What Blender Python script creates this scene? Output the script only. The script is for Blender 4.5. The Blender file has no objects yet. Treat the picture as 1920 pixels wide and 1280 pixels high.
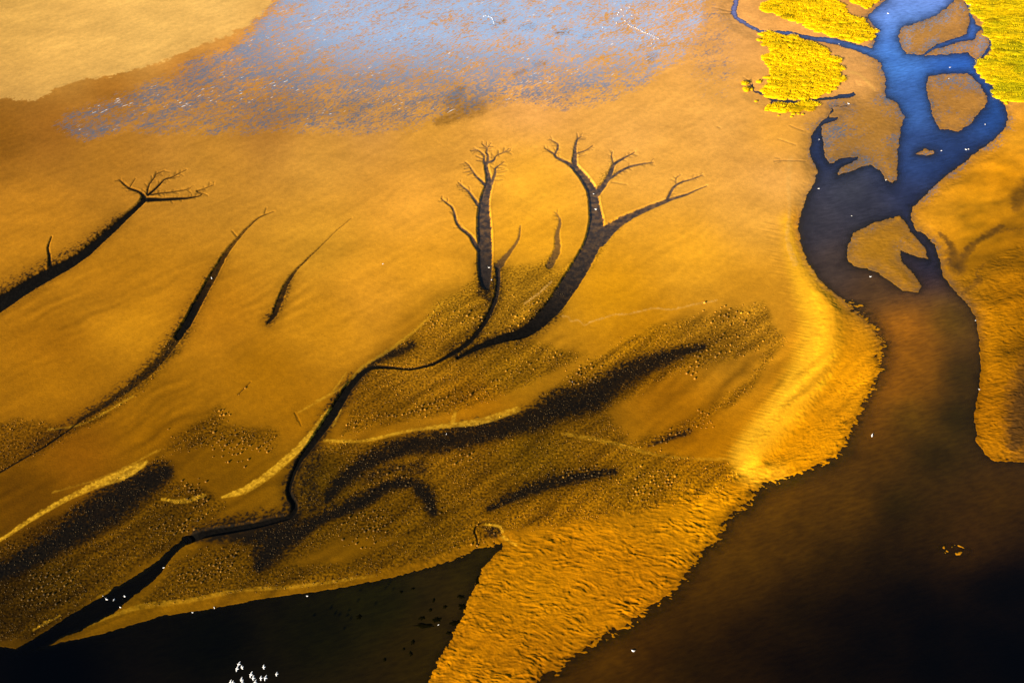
import bpy, math, random
import numpy as np
random.seed(7); RNG = np.random.default_rng(7)
scene = bpy.context.scene
col = scene.collection
R = math.radians

# ------------------------------------------------------------------ camera, sky, sun, exposure
CAM_H, PITCH, HALF_V = 170.0, 42.0, 16.0
FPX = 640.0 / math.tan(R(HALF_V))                 # focal length in image pixels (image is 1920 x 1280)
cam = bpy.data.cameras.new('camera'); cam_o = bpy.data.objects.new('camera', cam); col.objects.link(cam_o)
cam.sensor_width = 36.0; cam.lens = 36.0 * FPX / 1920.0
cam.clip_start = 1.0; cam.clip_end = 20000.0
cam_o.location = (0, 0, CAM_H); cam_o.rotation_euler = (R(90 - PITCH), 0, 0)
scene.camera = cam_o
SUN_EL, SUN_DX, SUN_DY = 16.0, -0.62, -0.78      # towards the sun, on the ground plane
world = bpy.data.worlds.new('World'); scene.world = world; world.use_nodes = True
wn = world.node_tree; bg = wn.nodes['Background']
sky = wn.nodes.new('ShaderNodeTexSky'); sky.sky_type = 'NISHITA'; sky.sun_disc = False
sky.sun_elevation = R(SUN_EL); sky.sun_rotation = math.atan2(SUN_DX, SUN_DY)
sky.altitude = 100; sky.air_density = 1.0; sky.dust_density = 0.4; sky.ozone_density = 2.5
wn.links.new(sky.outputs[0], bg.inputs[0]); bg.inputs[1].default_value = 0.058
sun = bpy.data.lights.new('sun', 'SUN'); sun.energy = 5.0; sun.angle = R(0.5); sun.color = (1.0, 0.86, 0.66)
sun_o = bpy.data.objects.new('sun', sun); col.objects.link(sun_o)
se, ce = math.sin(R(SUN_EL)), math.cos(R(SUN_EL))
hn = math.hypot(SUN_DX, SUN_DY)
from mathutils import Vector
sun_o.rotation_euler = Vector((SUN_DX/hn*ce, SUN_DY/hn*ce, se)).to_track_quat('Z', 'Y').to_euler()
scene.view_settings.view_transform = 'Standard'; scene.view_settings.look = 'None'
scene.view_settings.exposure = 1.32; scene.view_settings.gamma = 1.0
# light reaching level ground, used to turn observed tones into surface albedo
K_LIT = np.array([1.33, 1.29, 1.10])

# ------------------------------------------------------------------ image pixels <-> ground
def row_geom(v):
    a = np.arctan((np.asarray(v, float) - 640.0) / FPX)
    ang = R(PITCH) + a
    y = CAM_H / np.tan(ang)
    depth = CAM_H / np.sin(ang) * np.cos(a)
    return y, depth
def at(u, v, z=0.0):
    """ground point (metres) for an image pixel position, for a surface z metres above the flats"""
    a = math.atan((v - 640.0) / FPX); ang = R(PITCH) + a
    y = (CAM_H - z) / math.tan(ang); d = (CAM_H - z) / math.sin(ang) * math.cos(a)
    return ((u - 960.0) / FPX * d, y, z)
def mpp(v):
    return float(row_geom(v)[1]) / FPX          # metres per image pixel, across

# ------------------------------------------------------------------ noise
_perm = RNG.permutation(256).astype(np.int32); _perm = np.concatenate([_perm, _perm])
_ang = RNG.random(256) * 2 * np.pi
_gx, _gy = np.cos(_ang).astype(np.float32), np.sin(_ang).astype(np.float32)
def gnoise(x, y):
    x = np.asarray(x, np.float32); y = np.asarray(y, np.float32)
    xi = np.floor(x).astype(np.int32); yi = np.floor(y).astype(np.int32)
    fx = x - xi; fy = y - yi
    sx = fx*fx*(3-2*fx); sy = fy*fy*(3-2*fy)
    a0 = _perm[xi & 255]; a1 = _perm[(xi+1) & 255]; y0 = yi & 255; y1 = (yi+1) & 255
    def g(h, dx, dy): return _gx[h]*dx + _gy[h]*dy
    n00 = g(_perm[a0+y0], fx, fy); n10 = g(_perm[a1+y0], fx-1, fy)
    n01 = g(_perm[a0+y1], fx, fy-1); n11 = g(_perm[a1+y1], fx-1, fy-1)
    return ((n00*(1-sx)+n10*sx)*(1-sy) + (n01*(1-sx)+n11*sx)*sy) * 1.5
def fbm(x, y, o=4, g=0.5):
    s = 0; a = 1.0; t = 0
    for i in range(o):
        s = s + a*gnoise(x*2**i + 17.3*i, y*2**i - 9.1*i); t += a; a *= g
    return s / t
def sstep(a, b, x):
    t = np.clip((x-a)/(b-a), 0, 1); return t*t*(3-2*t)
def lin(c):
    c = np.asarray(c, float)/255.0
    return np.where(c <= 0.04045, c/12.92, ((c+0.055)/1.055)**2.4)

# ------------------------------------------------------------------ outlines and lines in image pixel coordinates
RIVER = [(1660,-90),(1660,0),(1625,29),(1629,38),(1644,55),(1639,79),(1634,94),(1634,103),(1651,120),(1658,141),(1660,168),(1659,180),(1620,196),(1591,197),(1562,199),
 (1555,213),(1534,234),(1521,254),(1518,292),(1533,321),(1527,340),(1514,364),(1503,395),(1497,420),(1500,454),(1514,492),(1534,523),(1565,551),(1603,582),(1624,602),
 (1641,623),(1650,643),(1644,681),(1638,716),(1620,743),(1603,784),(1589,812),(1579,840),(1552,861),(1521,874),(1472,893),(1431,904),(1417,916),(1400,940),(1373,957),
 (1352,981),(1345,1005),(1325,1022),(1301,1046),(1280,1079),(1252,1112),(1217,1136),(1190,1156),(1162,1179),(1121,1190),(1087,1222),(1046,1249),(1004,1273),(960,1310),(880,1500),
 (2400,1500),(2400,868),(1920,866),(1864,863),(1847,852),(1830,826),(1827,781),(1833,747),(1840,695),(1837,640),(1830,599),(1820,575),(1796,551),(1775,525),(1768,516),
 (1761,485),(1754,458),(1727,434),(1720,433),(1709,412),(1713,388),(1734,368),(1761,340),(1796,315),(1837,282),(1864,263),(1887,237),(1892,223),(1888,206),(1878,179),(1857,155),
 (1830,132),(1830,124),(1840,112),(1859,93),(1861,76),(1844,53),(1830,45),(1821,20),(1819,8),(1789,-4),(1780,-90)]
ISLANDS = {
 'a': [(1795,-6),(1806,3),(1815,17),(1817,45),(1809,64),(1778,76),(1754,84),(1727,103),(1698,100),(1691,89),(1686,69),(1692,52),(1724,42),(1754,31),(1775,17),(1787,4)],
 'b': [(1733,105),(1754,92),(1796,81),(1829,75),(1834,60),(1840,57),(1853,72),(1855,86),(1845,100),(1833,113),(1813,98),(1778,101),(1747,103)],
 'c': [(1741,144),(1775,140),(1815,139),(1830,151),(1851,182),(1849,196),(1816,234),(1797,247),(1761,241),(1751,220),(1744,193),(1737,165)],
 'd': [(1717,289),(1734,281),(1751,285),(1741,291)],
 'e': [(1686,406),(1641,418),(1613,430),(1600,437),(1589,468),(1591,489),(1610,501),(1644,509),(1668,527),(1692,544),(1723,547),(1727,537),(1710,509),(1689,489),(1689,468),(1723,482),(1739,484),(1734,465),(1706,434),(1694,415)],
 'f': [(1600,150),(1657,165),(1661,182),(1680,192),(1696,220),(1689,240),(1684,275),(1682,309),(1680,337),(1673,343),(1661,337),(1651,320),(1634,309),(1620,311),(1589,323),(1569,328),(1576,316),(1610,300),(1611,293),(1589,294),(1555,306),(1546,289),(1543,254),(1539,237),(1574,225),(1574,220),(1552,219),(1565,209),(1560,201),(1586,200),(1594,190)],
}
LAGOON = [(945,1018),(900,1025),(850,1050),(760,1075),(700,1090),(640,1100),(560,1113),(500,1120),(400,1140),(300,1155),(200,1185),(100,1208),(40,1216),(-60,1205),(-400,1205),(-400,1500),(740,1500),(800,1290),(808,1270),(820,1240),(850,1190),(870,1150),(872,1130),(885,1110),(905,1065)]
WATERLINES = [
 [(1385,-90,12),(1381,0,10),(1375,21,10),(1387,38,8),(1418,55,6),(1428,60,6),(1472,62,7),(1521,72,9),(1572,79,13),(1610,91,14),(1650,104,18)],
 [(1411,162,2.5),(1414,172,3.5),(1435,179,4.5),(1452,188,5),(1486,190,5),(1527,188,5),(1558,184,6),(1589,180,9),(1600,176,8)],
 [(350,1013,11),(320,1037,15),(290,1070,22),(240,1105,34),(190,1140,38),(130,1172,34),(80,1200,26),(40,1222,20),(-20,1240,30)],
]
CHAN = [  # x, y, width ; first value = depth factor
 (1.0,[(-300,760,60),(-60,610,34),(0,570,30),(60,532,26),(100,510,24),(150,482,20),(200,440,16),(240,405,12),(262,385,10),(270,376,12)]),
 (.8,[(272,372,8),(262,362,5),(243,355,4),(233,347,3),(224,339,2)]),(.5,[(243,355,2.5),(255,337,1.5)]),
 (.7,[(276,366,4),(280,350,3),(290,335,2.5),(296,327,2),(309,322,1.5)]),(.5,[(290,335,2),(294,324,1.4)]),
 (.7,[(278,368,5),(300,348,4),(310,338,3),(325,333,2.4),(350,320,1.5)]),(.5,[(315,337,2),(338,333,1.4)]),
 (.6,[(284,367,3),(310,363,2.5),(340,360,2),(358,355,1.4)]),
 (.8,[(276,376,9),(320,375,6),(350,373,4.5),(372,370,3),(379,365,2.5),(370,360,2.2),(385,355,2),(402,348,1.4)]),(.5,[(379,364,2.2),(390,369,1.5)]),
 (.8,[(97,512,14),(95,500,8),(93,480,5),(91,468,4),(93,458,3),(98,446,2)]),(.5,[(188,447,4),(184,440,3)]),(.4,[(160,462,3),(164,456,2)]),
 (.8,[(515,398,1.3),(495,405,2.5),(475,418,3.5),(447,448,6),(425,475,9),(408,505,12),(385,545,15),(355,600,17),(335,632,15)]),
 (.5,[(495,405,2),(500,392,1.3)]),(.5,[(447,448,3),(435,435,1.6)]),
 (.35,[(335,632,16),(290,688,16),(250,722,14),(190,765,10),(150,790,5)]),
 (.8,[(160,785,3),(100,828,4),(50,858,3.5),(0,887,3.5),(-80,925,4)]),
 (.6,[(660,410,1.2),(625,440,1.6),(600,465,2.2),(570,493,4),(550,515,6),(537,535,9),(527,560,11),(515,590,10),(502,608,4)]),
 (.9,[(914,541,8),(910,530,20),(909,500,28),(909,460,28),(908,430,28),(907,400,24),(910,372,17),(917,345,13),(914,325,9),(912,312,7)]),
 (.7,[(912,312,7),(907,303,5),(908,294,3.4),(902,287,3),(895,283,2.2),(883,284,1.6)]),(.5,[(905,300,2),(893,294,1.4)]),(.5,[(904,304,2),(894,302,1.4)]),(.5,[(895,283,2),(889,279,1.4)]),(.5,[(892,283,1.8),(885,281,1.3)]),
 (.7,[(913,309,6),(916,295,4.4),(912,287,4),(914,281,3),(909,276,2),(904,271,1.6)]),(.5,[(911,279,2),(913,268,1.5)]),(.5,[(913,281,2),(903,278,1.4)]),(.5,[(914,280,2),(921,270,1.4)]),(.5,[(915,276,1.8),(926,277,1.3)]),
 (.7,[(915,306,5),(926,302,4),(931,294,2.6),(942,288,2.2),(950,286,2),(958,284,1.4)]),(.5,[(935,291,2),(935,284,1.4)]),(.5,[(943,288,2),(946,279,1.4)]),(.5,[(946,287,2),(955,280,1.4)]),(.4,[(923,298,1.8),(923,288,1.2)]),
 (.6,[(922,345,8),(928,328,5),(929,318,4),(936,312,2.4),(945,305,1.4)]),(.4,[(929,324,2),(948,318,1.4)]),(.4,[(929,326,2),(952,322,1.4)]),(.4,[(928,332,2),(945,330,1.4)]),(.4,[(925,341,2),(943,339,1.4)]),
 (.7,[(915,352,8),(903,342,5),(893,332,4),(886,322,3),(880,312,2.2),(873,306,1.6)]),(.5,[(886,322,2),(869,325,1.4)]),(.5,[(882,315,2),(871,318,1.4)]),(.5,[(888,325,2),(877,330,1.4)]),
 (.8,[(908,400,9),(893,380,6),(880,362,4),(870,353,3),(860,344,2)]),(.5,[(867,350,2),(858,350,1.4)]),(.5,[(872,356,2),(862,357,1.4)]),
 (.8,[(898,470,9),(880,442,7),(860,425,5.5),(853,405,4.4),(848,390,3.6),(838,382,3),(828,374,2)]),
 (1.,[(934,505,9),(934,535,8),(930,560,9),(918,590,9),(895,625,10),(870,650,10),(845,665,9),(820,680,7),(790,690,5),(760,693,5),(730,690,6),(700,690,8),(680,700,11),(660,720,15),(640,750,17),(625,775,18),(605,805,16),(580,840,13),(560,870,10),(547,900,9),(542,925,10),(553,950,12),(545,968,10),(520,975,12),(480,985,13),(430,994,15),(390,1000,16),(350,1012,16)]),
 (.35,[(935,500,16),(955,475,9),(972,450,5),(976,425,3)]),(.35,[(1030,500,14),(1045,470,14),(1045,440,9),(1050,415,5),(1040,400,2)]),
 (.95,[(858,672,6),(900,650,12),(940,635,16),(985,622,24),(1030,585,30),(1070,530,34),(1100,480,32),(1115,445,32),(1118,415,28),(1115,390,22),(1110,360,20),(1095,335,16),(1075,312,12)]),
 (.7,[(1075,314,10),(1060,305,6),(1045,298,5),(1038,290,4),(1030,285,3),(1022,279,1.6)]),(.6,[(1040,291,4),(1047,275,4),(1040,268,2.4),(1030,263,1.6)]),
 (.8,[(1077,312,12),(1078,290,8),(1079,275,5),(1083,263,4),(1090,258,2)]),(.5,[(1083,263,2.4),(1098,263,1.5)]),(.5,[(1083,263,2.4),(1082,252,1.5)]),(.6,[(1080,290,3),(1098,284,2.6),(1112,274,1.6)]),(.4,[(1081,297,2),(1100,292,1.4)]),
 (.8,[(1116,368,14),(1138,340,10),(1148,318,8),(1153,308,6),(1170,298,4),(1190,287,2)]),(.6,[(1150,312,3),(1147,298,3),(1148,287,2)]),(.6,[(1143,337,6),(1165,322,5),(1190,312,4),(1225,306,2)]),(.4,[(1148,344,2),(1175,348,1.4)]),
 (.8,[(1122,448,34),(1155,422,20),(1185,405,14),(1215,392,10),(1245,380,8),(1260,375,6),(1290,365,4),(1325,350,2)]),(.6,[(1250,378,6),(1262,355,5),(1275,345,4),(1300,337,3),(1318,330,1.6)]),(.5,[(1268,347,2.4),(1268,335,2),(1276,330,1.4)]),
 (.8,[(908,977,2),(893,988,2.6),(891,998,2.6),(895,1012,2.6),(895,1024,3)]),
 (.4,[(1451,304,2),(1475,303,2),(1510,304,2)]),(.3,[(1462,300,1.5),(1452,297,1.2)]),(.3,[(1464,305,1.5),(1453,309,1.2)]),(.4,[(1480,237,1.6),(1506,247,1.6)]),(.4,[(1459,263,1.6),(1475,268,1.6),(1492,274,1.6)]),
 (.4,[(1335,16,1.6),(1373,23,2)]),(.4,[(1320,30,1.4),(1355,26,1.6),(1376,26,2)]),(.4,[(1411,162,2),(1402,152,1.5),(1393,146,1.2)]),(.4,[(1412,160,1.6),(1409,148,1.2)]),
 (.6,[(1449,188,2),(1442,198,2.4),(1434,207,1.5)]),(.5,[(1505,131,1.4),(1525,140,2),(1545,147,2),(1566,152,1.6)]),
 (.4,[(565,800,1.5),(553,775,1.8),(558,790,1.5)]),(.5,[(470,718,1.6),(455,733,2),(447,741,1.4)]),
 (.5,[(1345,240,1.2),(1350,242,1.2)]),
]
STREAK = [
 (.8,[(908,500,20),(912,545,24),(918,562,12)]),(.42,[(425,480,8),(408,505,14),(385,545,20),(355,600,26),(330,640,32),(290,685,26),(250,720,22),(190,762,18),(150,785,14),(60,840,14)]),(.8,[(690,694,12),(662,720,20),(640,752,24),(605,806,22),(580,842,20),(560,872,18),(545,905,18),(545,930,20),(552,960,26)]),(.9,[(550,972,26),(500,985,34),(430,998,34),(370,1004,18)]),(.6,[(934,505,14),(932,560,16),(918,590,15),(895,625,18),(870,650,16),(845,665,14)]),
 (.6,[(860,670,14),(900,652,20),(940,637,24),(990,624,28),(1030,590,34)]),(.5,[(-60,600,40),(30,545,36),(100,505,30),(170,462,24),(230,410,14)]),(.55,[(548,520,8),(535,550,14),(524,575,16),(505,606,16)]),  # dark mud streaks and dark bank patches: x, y, width ; first value = strength
 (1.,[(1318,652,8),(1285,660,14),(1250,672,22),(1200,690,30),(1150,718,34),(1110,745,42),(1050,762,42),(1000,788,34),(950,802,30),(900,812,34),(850,824,34),(800,832,30),(750,842,24),(700,862,24),(670,880,20),(640,905,18),(615,935,14)]),
 (.95,[(1152,886,8),(1100,893,16),(1050,903,19),(1000,918,18),(960,935,14),(920,955,8)]),
 (1.,[(812,962,14),(800,930,20),(770,908,16),(730,912,16),(700,930,20),(660,950,20),(600,975,18),(560,1000,26),(525,1010,44),(500,1040,36),(488,1062,16)]),
 (1.,[(430,1000,22),(470,1000,30),(520,1000,34)]),
 (1.,[(310,888,24),(275,905,40),(225,935,50),(170,975,46),(120,1010,36),(60,1045,28),(0,1075,26),(-200,1150,26)]),
 (.8,[(1215,838,4),(1250,825,8),(1290,812,9)]),(.9,[(692,688,7),(720,672,12),(750,660,13),(775,648,9)]),
 (.5,[(650,910,10),(690,895,20),(740,880,16),(790,880,24)]),(.5,[(600,850,20),(575,900,30),(590,950,30)]),
 (.55,[(868,170,8),(850,195,34),(870,205,34),(900,205,26),(820,232,14)]),(.3,[(905,190,14),(880,195,40),(940,190,20)]),
 (.55,[(980,55,10),(1000,50,12)]),(.55,[(1045,65,10),(1062,62,12)]),(.5,[(925,48,8),(945,42,8)]),(.5,[(1005,122,12),(1025,118,8)]),(.5,[(965,142,9),(985,134,9)]),(.5,[(1220,110,18),(1232,105,8)]),(.5,[(855,170,8),(870,166,8)]),(.5,[(1090,72,10),(1105,68,6)]),
 (.75,[(1762,440,7),(1782,462,8),(1788,490,24),(1800,505,18)]),(.7,[(1878,427,10),(1855,440,14),(1832,455,10),(1812,475,14),(1800,488,20)]),
 (.55,[(1800,556,3),(1818,540,12),(1836,528,10),(1830,515,3),(1842,500,4)]),(.6,[(1960,350,60),(1915,372,34),(1905,392,16)]),
 (.8,[(1737,500,20),(1750,520,26),(1742,535,14),(1762,520,10)]),(.9,[(1960,690,70),(1930,760,70),(1905,830,34)]),(.8,[(1985,760,120),(1945,820,90)]),
 (.45,[(1920,432,3),(1880,437,6),(1840,452,2)]),
 (.7,[(915,1000,14),(930,1000,16)]),
]
RIDGE = [  # pale dry sand and shell, with golden ridge highlights painted in
 (1.,[(-100,1070,6),(0,1015,5),(60,975,8),(120,940,9),(180,912,13),(230,893,18),(262,876,14),(275,868,6)]),
 (1.,[(418,934,4),(460,920,13),(500,895,13),(540,862,13),(580,822,12),(610,780,8),(625,765,4)]),
 (.8,[(305,938,4),(345,942,8),(385,930,5)]),
 (.8,[(610,828,5),(680,829,5),(760,811,5),(820,802,7),(900,792,12),(970,770,11)]),(.7,[(850,792,8),(853,775,5)]),
 (.34,[(1055,815,4),(1110,825,7),(1170,838,7),(1230,855,5),(1300,862,4),(1365,863,6)]),
 (.8,[(1055,595,1.6),(1064,596,1.6),(1070,604,1.6),(1085,603,1.6),(1095,612,1.6),(1110,605,1.6),(1130,599,1.6),(1150,592,1.6),(1175,591,1.6),(1200,586,1.6),(1225,580,1.6),(1260,582,1.6),(1300,573,1.6),(1345,565,1.6)]),
 (.8,[(983,572,2.5),(1010,552,3.6),(1035,530,2.5)]),
 (.5,[(560,775,3),(640,730,3),(680,690,5),(740,652,6),(790,612,4),(830,568,3)]),
 (.28,[(100,1200,3),(200,1158,5),(270,1138,10),(360,1126,8),(450,1108,6),(560,1100,5),(700,1080,4)]),
 (.8,[(62,1182,2.5),(90,1166,3.5),(112,1154,2)]),
 (.9,[(912,985,4),(935,988,5),(943,998,4)]),(.8,[(943,1008,5),(968,1023,4)]),
 (.8,[(1585,135,4),(1610,142,5),(1625,155,5),(1640,170,3)]),
 (.6,[(1482,300,10),(1478,340,8),(1480,400,6),(1476,450,8),(1490,495,12)]),
 (.5,[(250,745,3),(160,795,3),(90,808,3)]),(.5,[(640,770,4),(625,800,3)]),
 (.35,[(300,845,3),(200,895,3),(100,925,3)]),(.45,[(590,755,2),(620,740,3),(650,700,2)]),
 (.4,[(380,1000,3),(330,1028,4),(260,1080,3),(180,1120,3)]),
]
BEACH = [(1474,415,6),(1484,460,12),(1500,500,30),(1520,545,52),(1535,600,60),(1530,660,62),(1502,720,58),(1465,775,52),(1425,825,48),(1402,862,50),(1415,888,34),(1465,888,16)]
PIMPLE = [
 [(-400,1100),(-400,800),(0,792),(60,790),(130,803),(180,768),(230,735),(300,670),(325,625),(350,600),(360,620),(335,665),(270,730),(170,800),(60,858),(0,885)],
 [(-400,1200),(-400,1100),(0,1020),(270,880),(340,815),(410,765),(430,800),(520,810),(520,850),(430,920),(420,960),(350,1000),(280,1050),(150,1140),(50,1200),(0,1200)],
 [(550,960),(585,850),(620,832),(760,820),(980,775),(1060,705),(1210,620),(1330,590),(1430,570),(1470,640),(1400,740),(1290,810),(1200,845),(1360,872),(1400,900),(1280,940),(1050,985),(940,1000),(900,1020),(640,1095),(450,1110),(260,1140),(330,1050),(480,1000)],
 [(640,820),(670,730),(690,690),(750,650),(830,560),(870,545),(895,510),(940,505),(1000,500),(1035,480),(1045,510),(1110,470),(1120,480),(1040,600),(985,640),(1100,665),(960,745),(800,790),(700,812)],
 [(1095,480),(1130,430),(1170,420),(1130,470),(1110,505)],[(1148,300),(1155,325),(1120,372),(1100,372)],
]
SMOOTH = [
 [(1130,775),(1250,708),(1440,650),(1400,722),(1290,792),(1180,832)],
 [(625,828),(700,800),(850,778),(960,730),(1080,705),(1000,755),(900,788),(760,808)],
 [(640,1060),(760,1010),(640,1005),(540,1060)],[(300,850),(420,830),(520,830),(500,900),(420,940),(330,900)],
 [(420,965),(520,950),(500,965),(360,992)],
]
RIP_A = [(950,1005),(1060,985),(1200,945),(1330,900),(1420,880),(1440,900),(1380,980),(1300,1075),(1100,1220),(960,1320),(760,1500),(790,1290),(815,1245),(875,1140),(905,1070)]
RIP_B = [(1585,565),(1640,600),(1665,650),(1640,760),(1600,830),(1540,880),(1430,905),(1400,880),(1470,840),(1540,740),(1585,660),(1590,600)]
RIP_C = [(1790,530),(1920,450),(2300,450),(2300,870),(1870,872),(1825,830),(1820,780),(1845,700),(1835,600)]
YELLOW = [(-500,-300),(515,-300),(515,0),(495,25),(470,48),(430,68),(370,90),(300,120),(200,145),(160,150),(110,165),(75,192),(35,188),(0,187),(-500,187)]
SHEEN = [(522,-300),(520,0),(470,52),(430,90),(350,115),(320,140),(230,176),(120,212),(98,240),(150,268),(250,250),(400,255),(550,250),(700,255),(760,250),(830,222),(900,212),(960,197),(1060,210),(1120,200),(1190,180),(1230,150),(1290,110),(1320,60),(1325,0),(1325,-300)]
MARSH = {
 'oval': [(1426,61),(1450,61),(1474,64),(1499,71),(1524,80),(1547,92),(1557,104),(1566,112),(1572,124),(1574,147),(1567,160),(1555,172),(1536,180),(1505,186),(1467,186),(1449,183),(1434,175),(1430,169),(1440,165),(1440,154),(1447,145),(1445,132),(1439,125),(1432,114),(1435,106),(1450,99),(1447,94),(1432,86),(1431,76),(1430,67)],
 'strip': [(1452,192),(1525,192),(1529,197),(1517,207),(1480,204),(1437,207),(1444,197)],
 'upper': [(1424,14),(1440,4),(1459,0),(1459,-100),(1565,-100),(1565,0),(1582,10),(1586,24),(1610,38),(1631,48),(1642,57),(1636,72),(1612,80),(1589,75),(1548,64),(1514,52),(1472,31),(1431,22)],
 'corner': [(1598,-100),(1598,2),(1610,10),(1625,16),(1650,0),(1652,-100)],
 'east': [(1812,-100),(1812,-4),(1822,7),(1832,27),(1853,41),(1848,58),(1866,76),(1868,96),(1855,113),(1835,122),(1840,137),(1866,158),(1884,186),(2160,190),(2160,-100)],
}
SAND_TONES = [(350,125,180,120,42),(440,80,205,140,55),(200,165,158,104,30),(490,30,215,150,65),(20,20,200,150,60),(300,60,243,190,95),(150,100,235,178,80),(420,20,250,200,110),(100,240,150,98,28),(0,260,135,88,18),(200,300,172,118,34),(60,400,188,128,34),(400,300,190,135,45),(600,300,205,150,58),(600,450,200,145,50),
 (200,550,172,116,26),(100,650,160,105,15),(250,620,200,138,28),(400,600,180,120,25),(300,750,150,100,10),(100,720,165,110,15),(500,700,165,110,10),(150,850,132,82,6),(50,940,95,60,0),(300,820,132,86,2),(350,870,112,74,0),(100,1100,80,55,0),(20,1150,60,40,0),
 (300,980,100,68,0),(450,880,120,80,0),(500,1080,108,74,5),(250,1150,108,74,0),(700,1030,118,80,0),(800,1000,122,84,5),(700,790,150,100,10),(900,760,172,112,8),(1000,850,118,84,5),(1100,780,118,80,10),(1250,740,150,96,5),(1300,820,165,105,0),(1350,650,148,102,25),
 (1200,620,185,125,10),(1400,560,200,140,40),(760,400,225,160,60),(1000,350,236,172,50),(1000,450,225,160,40),(1250,300,226,166,70),(1350,220,232,172,80),(1350,60,228,168,92),(1200,240,232,172,80),(1400,400,226,166,75),(1300,480,232,166,50),(700,550,215,150,50),(600,620,195,135,30),
 (800,620,165,112,20),(1000,540,165,118,30),(950,700,150,105,15),(850,580,160,114,25),(1830,380,222,152,18),(1780,400,210,145,30),(1910,260,232,162,30),(1900,480,130,86,0),(1850,500,122,82,10),(1890,440,150,100,14),(1805,545,160,110,15),(1840,430,195,134,15),(1890,560,165,106,0),(1912,650,120,78,0),(1915,380,130,90,10),(1870,620,190,125,0),(1880,330,225,150,8),(1860,760,165,105,0),
 (1620,230,172,124,50),(1600,290,150,110,50),(1790,180,165,118,52),(1750,60,188,138,68),(1650,460,170,120,35),(1590,130,230,170,92),(1560,30,225,160,80),(1810,110,215,150,70),(1860,140,230,165,70),
 (1000,1100,188,124,0),(1100,1050,198,128,0),(900,1230,180,116,0),(1300,950,210,140,0),(1200,900,160,110,10),(1580,700,240,160,8),(1500,850,245,162,0),(1450,350,230,170,85),(1470,250,228,165,60),(600,900,100,72,8),(650,1000,105,72,5),(560,780,165,110,10),(1200,1100,185,118,0),(1000,1250,165,105,0),
 (800,250,205,148,52),(500,230,165,115,45),(700,200,190,140,70),(1000,180,225,165,85),(700,100,200,150,95),(1150,560,212,148,20),(800,500,225,158,48)]
WATER_TONES = [(1750,1180,7,4,0),(1640,1200,13,8,0),(1900,1240,2,1,0),(1672,640,140,90,5),(1662,720,125,80,2),(1630,800,112,72,0),(1450,925,112,72,0),(1368,1005,108,70,0),(1280,1105,102,66,0),(1150,1205,94,60,0),(1690,660,136,88,3),(1900,1100,5,3,0),(1750,1250,6,4,0),(1600,1150,25,15,0),(1500,1250,28,17,0),(1400,1200,50,32,0),(1300,1250,55,36,0),(1450,950,95,62,0),(1650,850,75,48,0),(1650,1050,42,28,0),(1560,1050,60,40,0),(1850,1100,10,6,0),(2000,1250,2,1,0),(1700,780,75,55,0),(1650,700,118,75,0),(1790,780,40,33,0),(1680,950,46,34,0),(1700,-60,100,155,232),(1700,30,86,144,224),(1680,100,66,124,208),(1800,120,42,98,192),(1700,200,58,102,176),(1870,210,36,76,146),(1800,300,36,56,104),(1720,300,48,76,136),(1600,360,64,66,76),(1530,420,62,60,66),(1560,270,42,56,96),(1570,500,72,60,50),(1640,540,92,66,30),
 (1690,610,150,96,5),(1780,600,88,64,0),(1700,700,108,70,0),(1800,700,50,38,0),(1750,850,48,36,0),(1600,950,86,56,0),(1500,1000,88,58,0),(1400,1050,94,62,0),(1300,1150,86,56,0),(1200,1220,80,50,0),(1500,1150,42,28,0),(1600,1250,18,11,0),(1850,1200,7,4,0),
 (1880,950,74,48,0),(1750,1000,58,38,0),(1820,1020,84,54,5),(1700,1120,14,9,0),(1100,1270,76,48,0),(900,1050,42,33,0),(700,1130,28,26,0),(800,1220,42,31,0),(600,1180,16,15,0),(400,1200,5,5,0),(100,1250,0,0,0),(200,1130,7,5,0),(300,1060,10,7,0),
 (1400,20,120,150,215),(1500,70,80,125,205),(1500,190,75,85,105),(1740,490,40,42,60),(1560,600,80,62,40),(1620,400,58,58,68),(1720,380,44,52,84)]  # upstream blues include the reflected sky
FAR_TUFTS = [(1423,76,5,3.4,'small round yellow marsh tuft alone left of the upper end of the oval marsh'),
 (1423,154,5.5,3.6,'oval yellow marsh tuft standing alone on sand beside the forked creek head'),
 (1440,146,10,3.2,'long flat yellow marsh tuft sticking out of the oval marsh\'s left side'),
 (1396,157,7,4.6,'larger slanting yellow tuft left of the forked creek head'),
 (1399,169,7,5.6,'plump green-yellow tuft at the tip of the small creek'),
 (1408.5,168,3.8,3,'small tuft squeezed between the plump tuft and the creek'),
 (1417.5,190.5,3.4,2,'tiny solitary tuft on bare sand below the small creek'),
 (1567,111,4.5,2.2,'low tuft at the oval marsh\'s upper right edge'),
 (1572,158,3,2.4,'tiny tuft off the lower right edge of the oval marsh'),
 (1497,209,3.4,2.4,'small tuft just under the marsh strip below the creek'),
 (1460,217,2.4,1.6,'tiniest dark tuft standing alone below the marsh strip'),
 (1487,214,4.4,2.6,'biggest tuft of the little row under the marsh strip'),
 (1497,214,3,2,'middle tuft of the little row under the marsh strip'),
 (1505,215,2.8,2,'rightmost tuft of the little row under the marsh strip'),
 (1484,219,3,1.8,'flat tuft lowest in the little row under the marsh strip'),
 (1887,194,3.4,3,'small round tuft on the river bend\'s outer bank below the big marsh')]

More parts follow.
